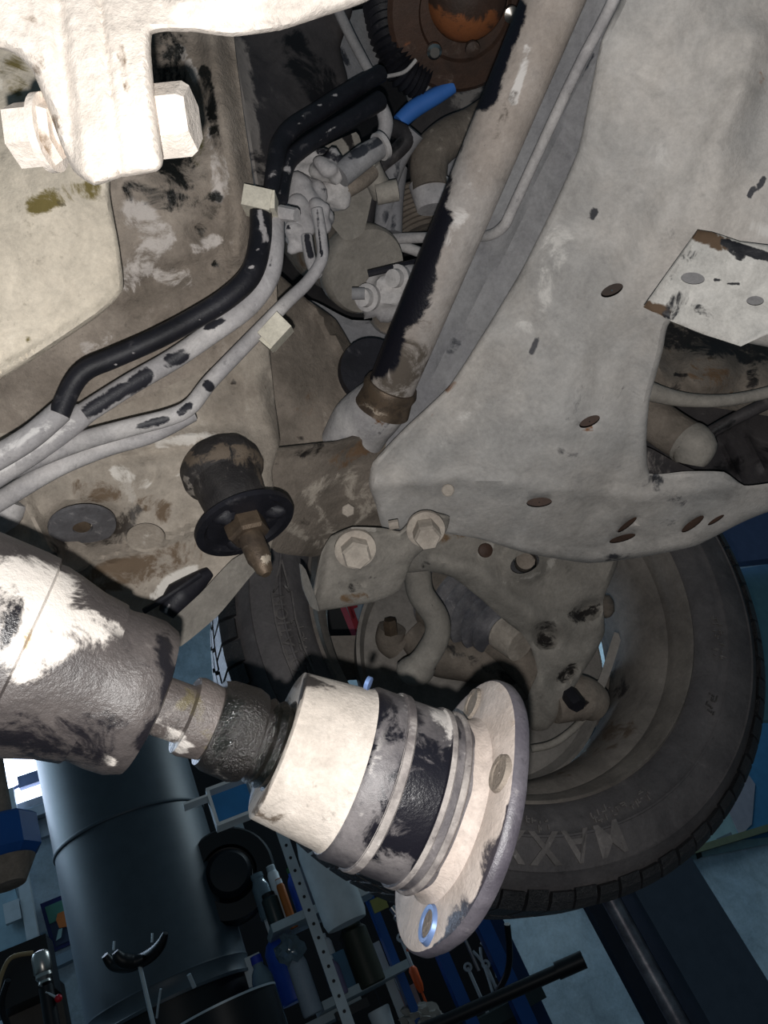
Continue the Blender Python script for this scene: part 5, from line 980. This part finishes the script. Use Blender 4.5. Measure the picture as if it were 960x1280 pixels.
o = MB().box(P(425, 1216, SD + .03), W * .042, Z * .055, N * .02).build('blue_box', plain('blue_white_card', (74, 116, 146), .6), smooth=False); tag(o, 'blue and pale box behind the purple-labelled bottle', 'box')
can('olive_canister', 'dark olive canister right of the blue box', 'canister', 466, 1232, SD, .045, .19, M_olv)
o = MB().box(P(316, 1215, SD + .05), W * .035, Z * .045, N * .004).build('small_frame_shelf', M_alu, smooth=False); tag(o, 'small grey metal frame left of the blue jug', 'metal frame')
o = MB().tube(PP([(312, 1251, 2.2), (345, 1252, 2.2)]), .006, seg=10, n=1).build('wooden_stick', M_tan); tag(o, 'short tan wooden stick below the shelf at left', 'stick')
o = MB().box(P(440, 1262, SD - .1), W * .05, Z * .012, N * .02).build('dark_tool_tray', M_blk, smooth=False); tag(o, 'dark tray hanging under the lower shelf', 'tray')

# blue frame posts and tool board
t = thing('blue_tool_frame', 'blue steel tool frame with three uprights beneath the tyre', 'tool frame', P(570, 1240, 2.5))
for (x, y, w) in ((488, 1190, .026), (568, 1230, .040), (628, 1210, .048)):
    p = P(x, y, 2.5); MB().box(p + Z * -.05, W * w / 2, Z * .42, N * .02).build('upright', M_bluep, t, smooth=False)
MB().box(P(655, 1235, 2.6) - Z * .05, W * .03, Z * .42, N * .02).build('rear_upright', plain('dark_blue_steel', (18, 46, 84), .4), t, smooth=False)
MB().box(P(560, 1230, 2.75), W * .25, Z * .45, N * .01).build('back_board', plain('very_dark_board', (16, 18, 24), .7), t, smooth=False)
MB().box(P(585, 1290, 2.5), W * .26, Z * .02, N * .1).build('tray_board', plain('dark_green_grey', (40, 52, 52), .4), t, smooth=False)
rnd = random.Random(11)
tl = ['small steel hand tool hanging left on the dark tool board', 'chrome socket tool hanging on the tool board', 'plier-like tool hanging in the middle of the tool board', 'long steel spanner hanging on the tool board', 'looped steel tool hanging right on the tool board', 'short dark tool beside the right blue upright', 'narrow grey tool near the left blue upright', 'bent steel tool low on the tool board']
for k, (x, y) in enumerate(((512, 1200), (508, 1150), (604, 1205), (586, 1185), (612, 1190), (598, 1240), (500, 1235), (620, 1235))):
    p = P(x, y, 2.62); L_ = rnd.uniform(.05, .1); m = MB()
    if k in (2, 4):
        m.tube([p + Z * L_ * .5 - W * .015, p, p - Z * L_ - W * .012], .005, seg=8); m.tube([p + Z * L_ * .5 + W * .015, p, p - Z * L_ + W * .012], .005, seg=8)
    elif k == 1:
        m.lathe(p - Z * .05, (Z - W * .3), [(0, .02), (.08, .02), (.085, .012), (.11, .012)], seg=20)
    else:
        m.tube([p + Z * L_, p - Z * L_], .006, seg=8); m.lathe(p + Z * L_, N, [(0, .008), (0, .015), (.008, .015), (.008, .008)], seg=14, closed=True)
    nm = ['spanner', 'socket_wrench', 'pliers', 'spanner', 'pliers', 'punch_tool', 'punch_tool', 'spanner'][k]
    tag(m.build(nm, M_chrome if k in (1, 3) else M_alu), tl[k], 'tool', 'hand tools on the dark tool board')
t = thing('orange_screwdriver', 'orange-handled screwdriver hanging on the tool board', 'screwdriver', P(527, 1235, 2.55))
p = P(524, 1232, 2.55); MB().lathe(p - Z * .02, Z, [(0, .008), (.02, .014), (.07, .015), (.08, .009)], seg=16).build('handle', M_org, t); MB().lathe(p - Z * .10, Z, [(0, .004), (.08, .004)], seg=10).build('blade', M_org, t)
o = MB().tube(PP([(508, 1187, 2.45), (524, 1186, 2.45)]), .006, seg=10).build('orange_peg', M_org); tag(o, 'small orange peg under the flange tip', 'peg')
o = MB().blob(P(528, 1275, 2.4), .06, .04, .04, amp=.8, fr=3, seg=28, rings=20).build('crumpled_rag', M_cloth); tag(o, 'crumpled pale rag at the bottom centre', 'rag')
o = MB().box(P(512, 1252, 2.5), W * .03, Z * .04, N * .02).build('pinkish_box', M_pink, smooth=False); tag(o, 'dull pinkish box beside the left blue upright', 'box')
upc(478, 1276, 2.4, [(-.04, .03), (.03, .036), (.035, .034)], 'paint_pot', M_wht); tag(bpy.data.objects['paint_pot'], 'small white pot with blue band at the bottom', 'pot')
t = thing('black_round_bar', 'long black round bar lying across in front of the blue uprights', 'bar', P(640, 1240, 2.2))
MB().tube(PP([(470, 1312, 2.15), (560, 1275, 2.15), (700, 1213, 2.15)]), .018, seg=20, n=1).build('bar', M_blk, t)
MB().tube(PP([(696, 1214, 2.15), (730, 1199, 2.15)]), .023, seg=20, n=1).build('bar_end_sleeve', M_blk, t)
o = MB().tube(PP([(634, 1155, 2.4), (637, 1190, 2.4), (634, 1216, 2.4), (622, 1240, 2.4)]), .010, seg=10).build('hanging_strap', M_blk); tag(o, 'black strap hanging below the tyre', 'strap')
# red banner seen through the wheel
t = thing('red_white_banner', 'red and white striped banner glimpsed through the gap beside the rim', 'banner', P(438, 770, 1.9))
c = P(455, 765, 1.9); bz = (Z * .93 + W * .0).normalized()
def bq(pts, d, name, mat): 
    v = PP([(x, y, d) for x, y in pts]); n_ = len(v); v2 = [q + FW * .004 for q in v]
    MB().add(v + v2, [list(range(n_)), list(range(2 * n_ - 1, n_ - 1, -1))] + [[i, (i + 1) % n_, (i + 1) % n_ + n_, i + n_] for i in range(n_)]).build(name, mat, t, smooth=False)
bq([(408, 720), (470, 720), (490, 800), (444, 800)], 1.90, 'sheet', plain('grey_white_sheet', (170, 180, 190), .6))
bq([(380, 700), (414, 700), (450, 800), (480, 790), (480, 850), (380, 850)], 1.91, 'added_dark_backing', M_blk)  # black sheet added to darken the gap around the banner
bq([(413, 730), (419, 728), (450, 800), (441, 798)], 1.895, 'red_edge', plain('banner_rose', (196, 84, 100), .6))
bq([(424, 730), (430, 728), (456, 800), (448, 800)], 1.895, 'red_stripe', plain('banner_red', (170, 36, 50), .6))
bq([(436, 755), (446, 751), (447, 759), (440, 762), (444, 770), (442, 774), (438, 770)], 1.893, 'red_letter', plain('banner_red', (170, 36, 50), .6))
bq([(430, 728), (437, 728), (444, 775), (440, 772)], 1.893, 'red_margin', plain('banner_red', (170, 36, 50), .6))
for o in bpy.data.objects:
    if '_l' in o: del o['_l']
bpy.context.view_layer.update()
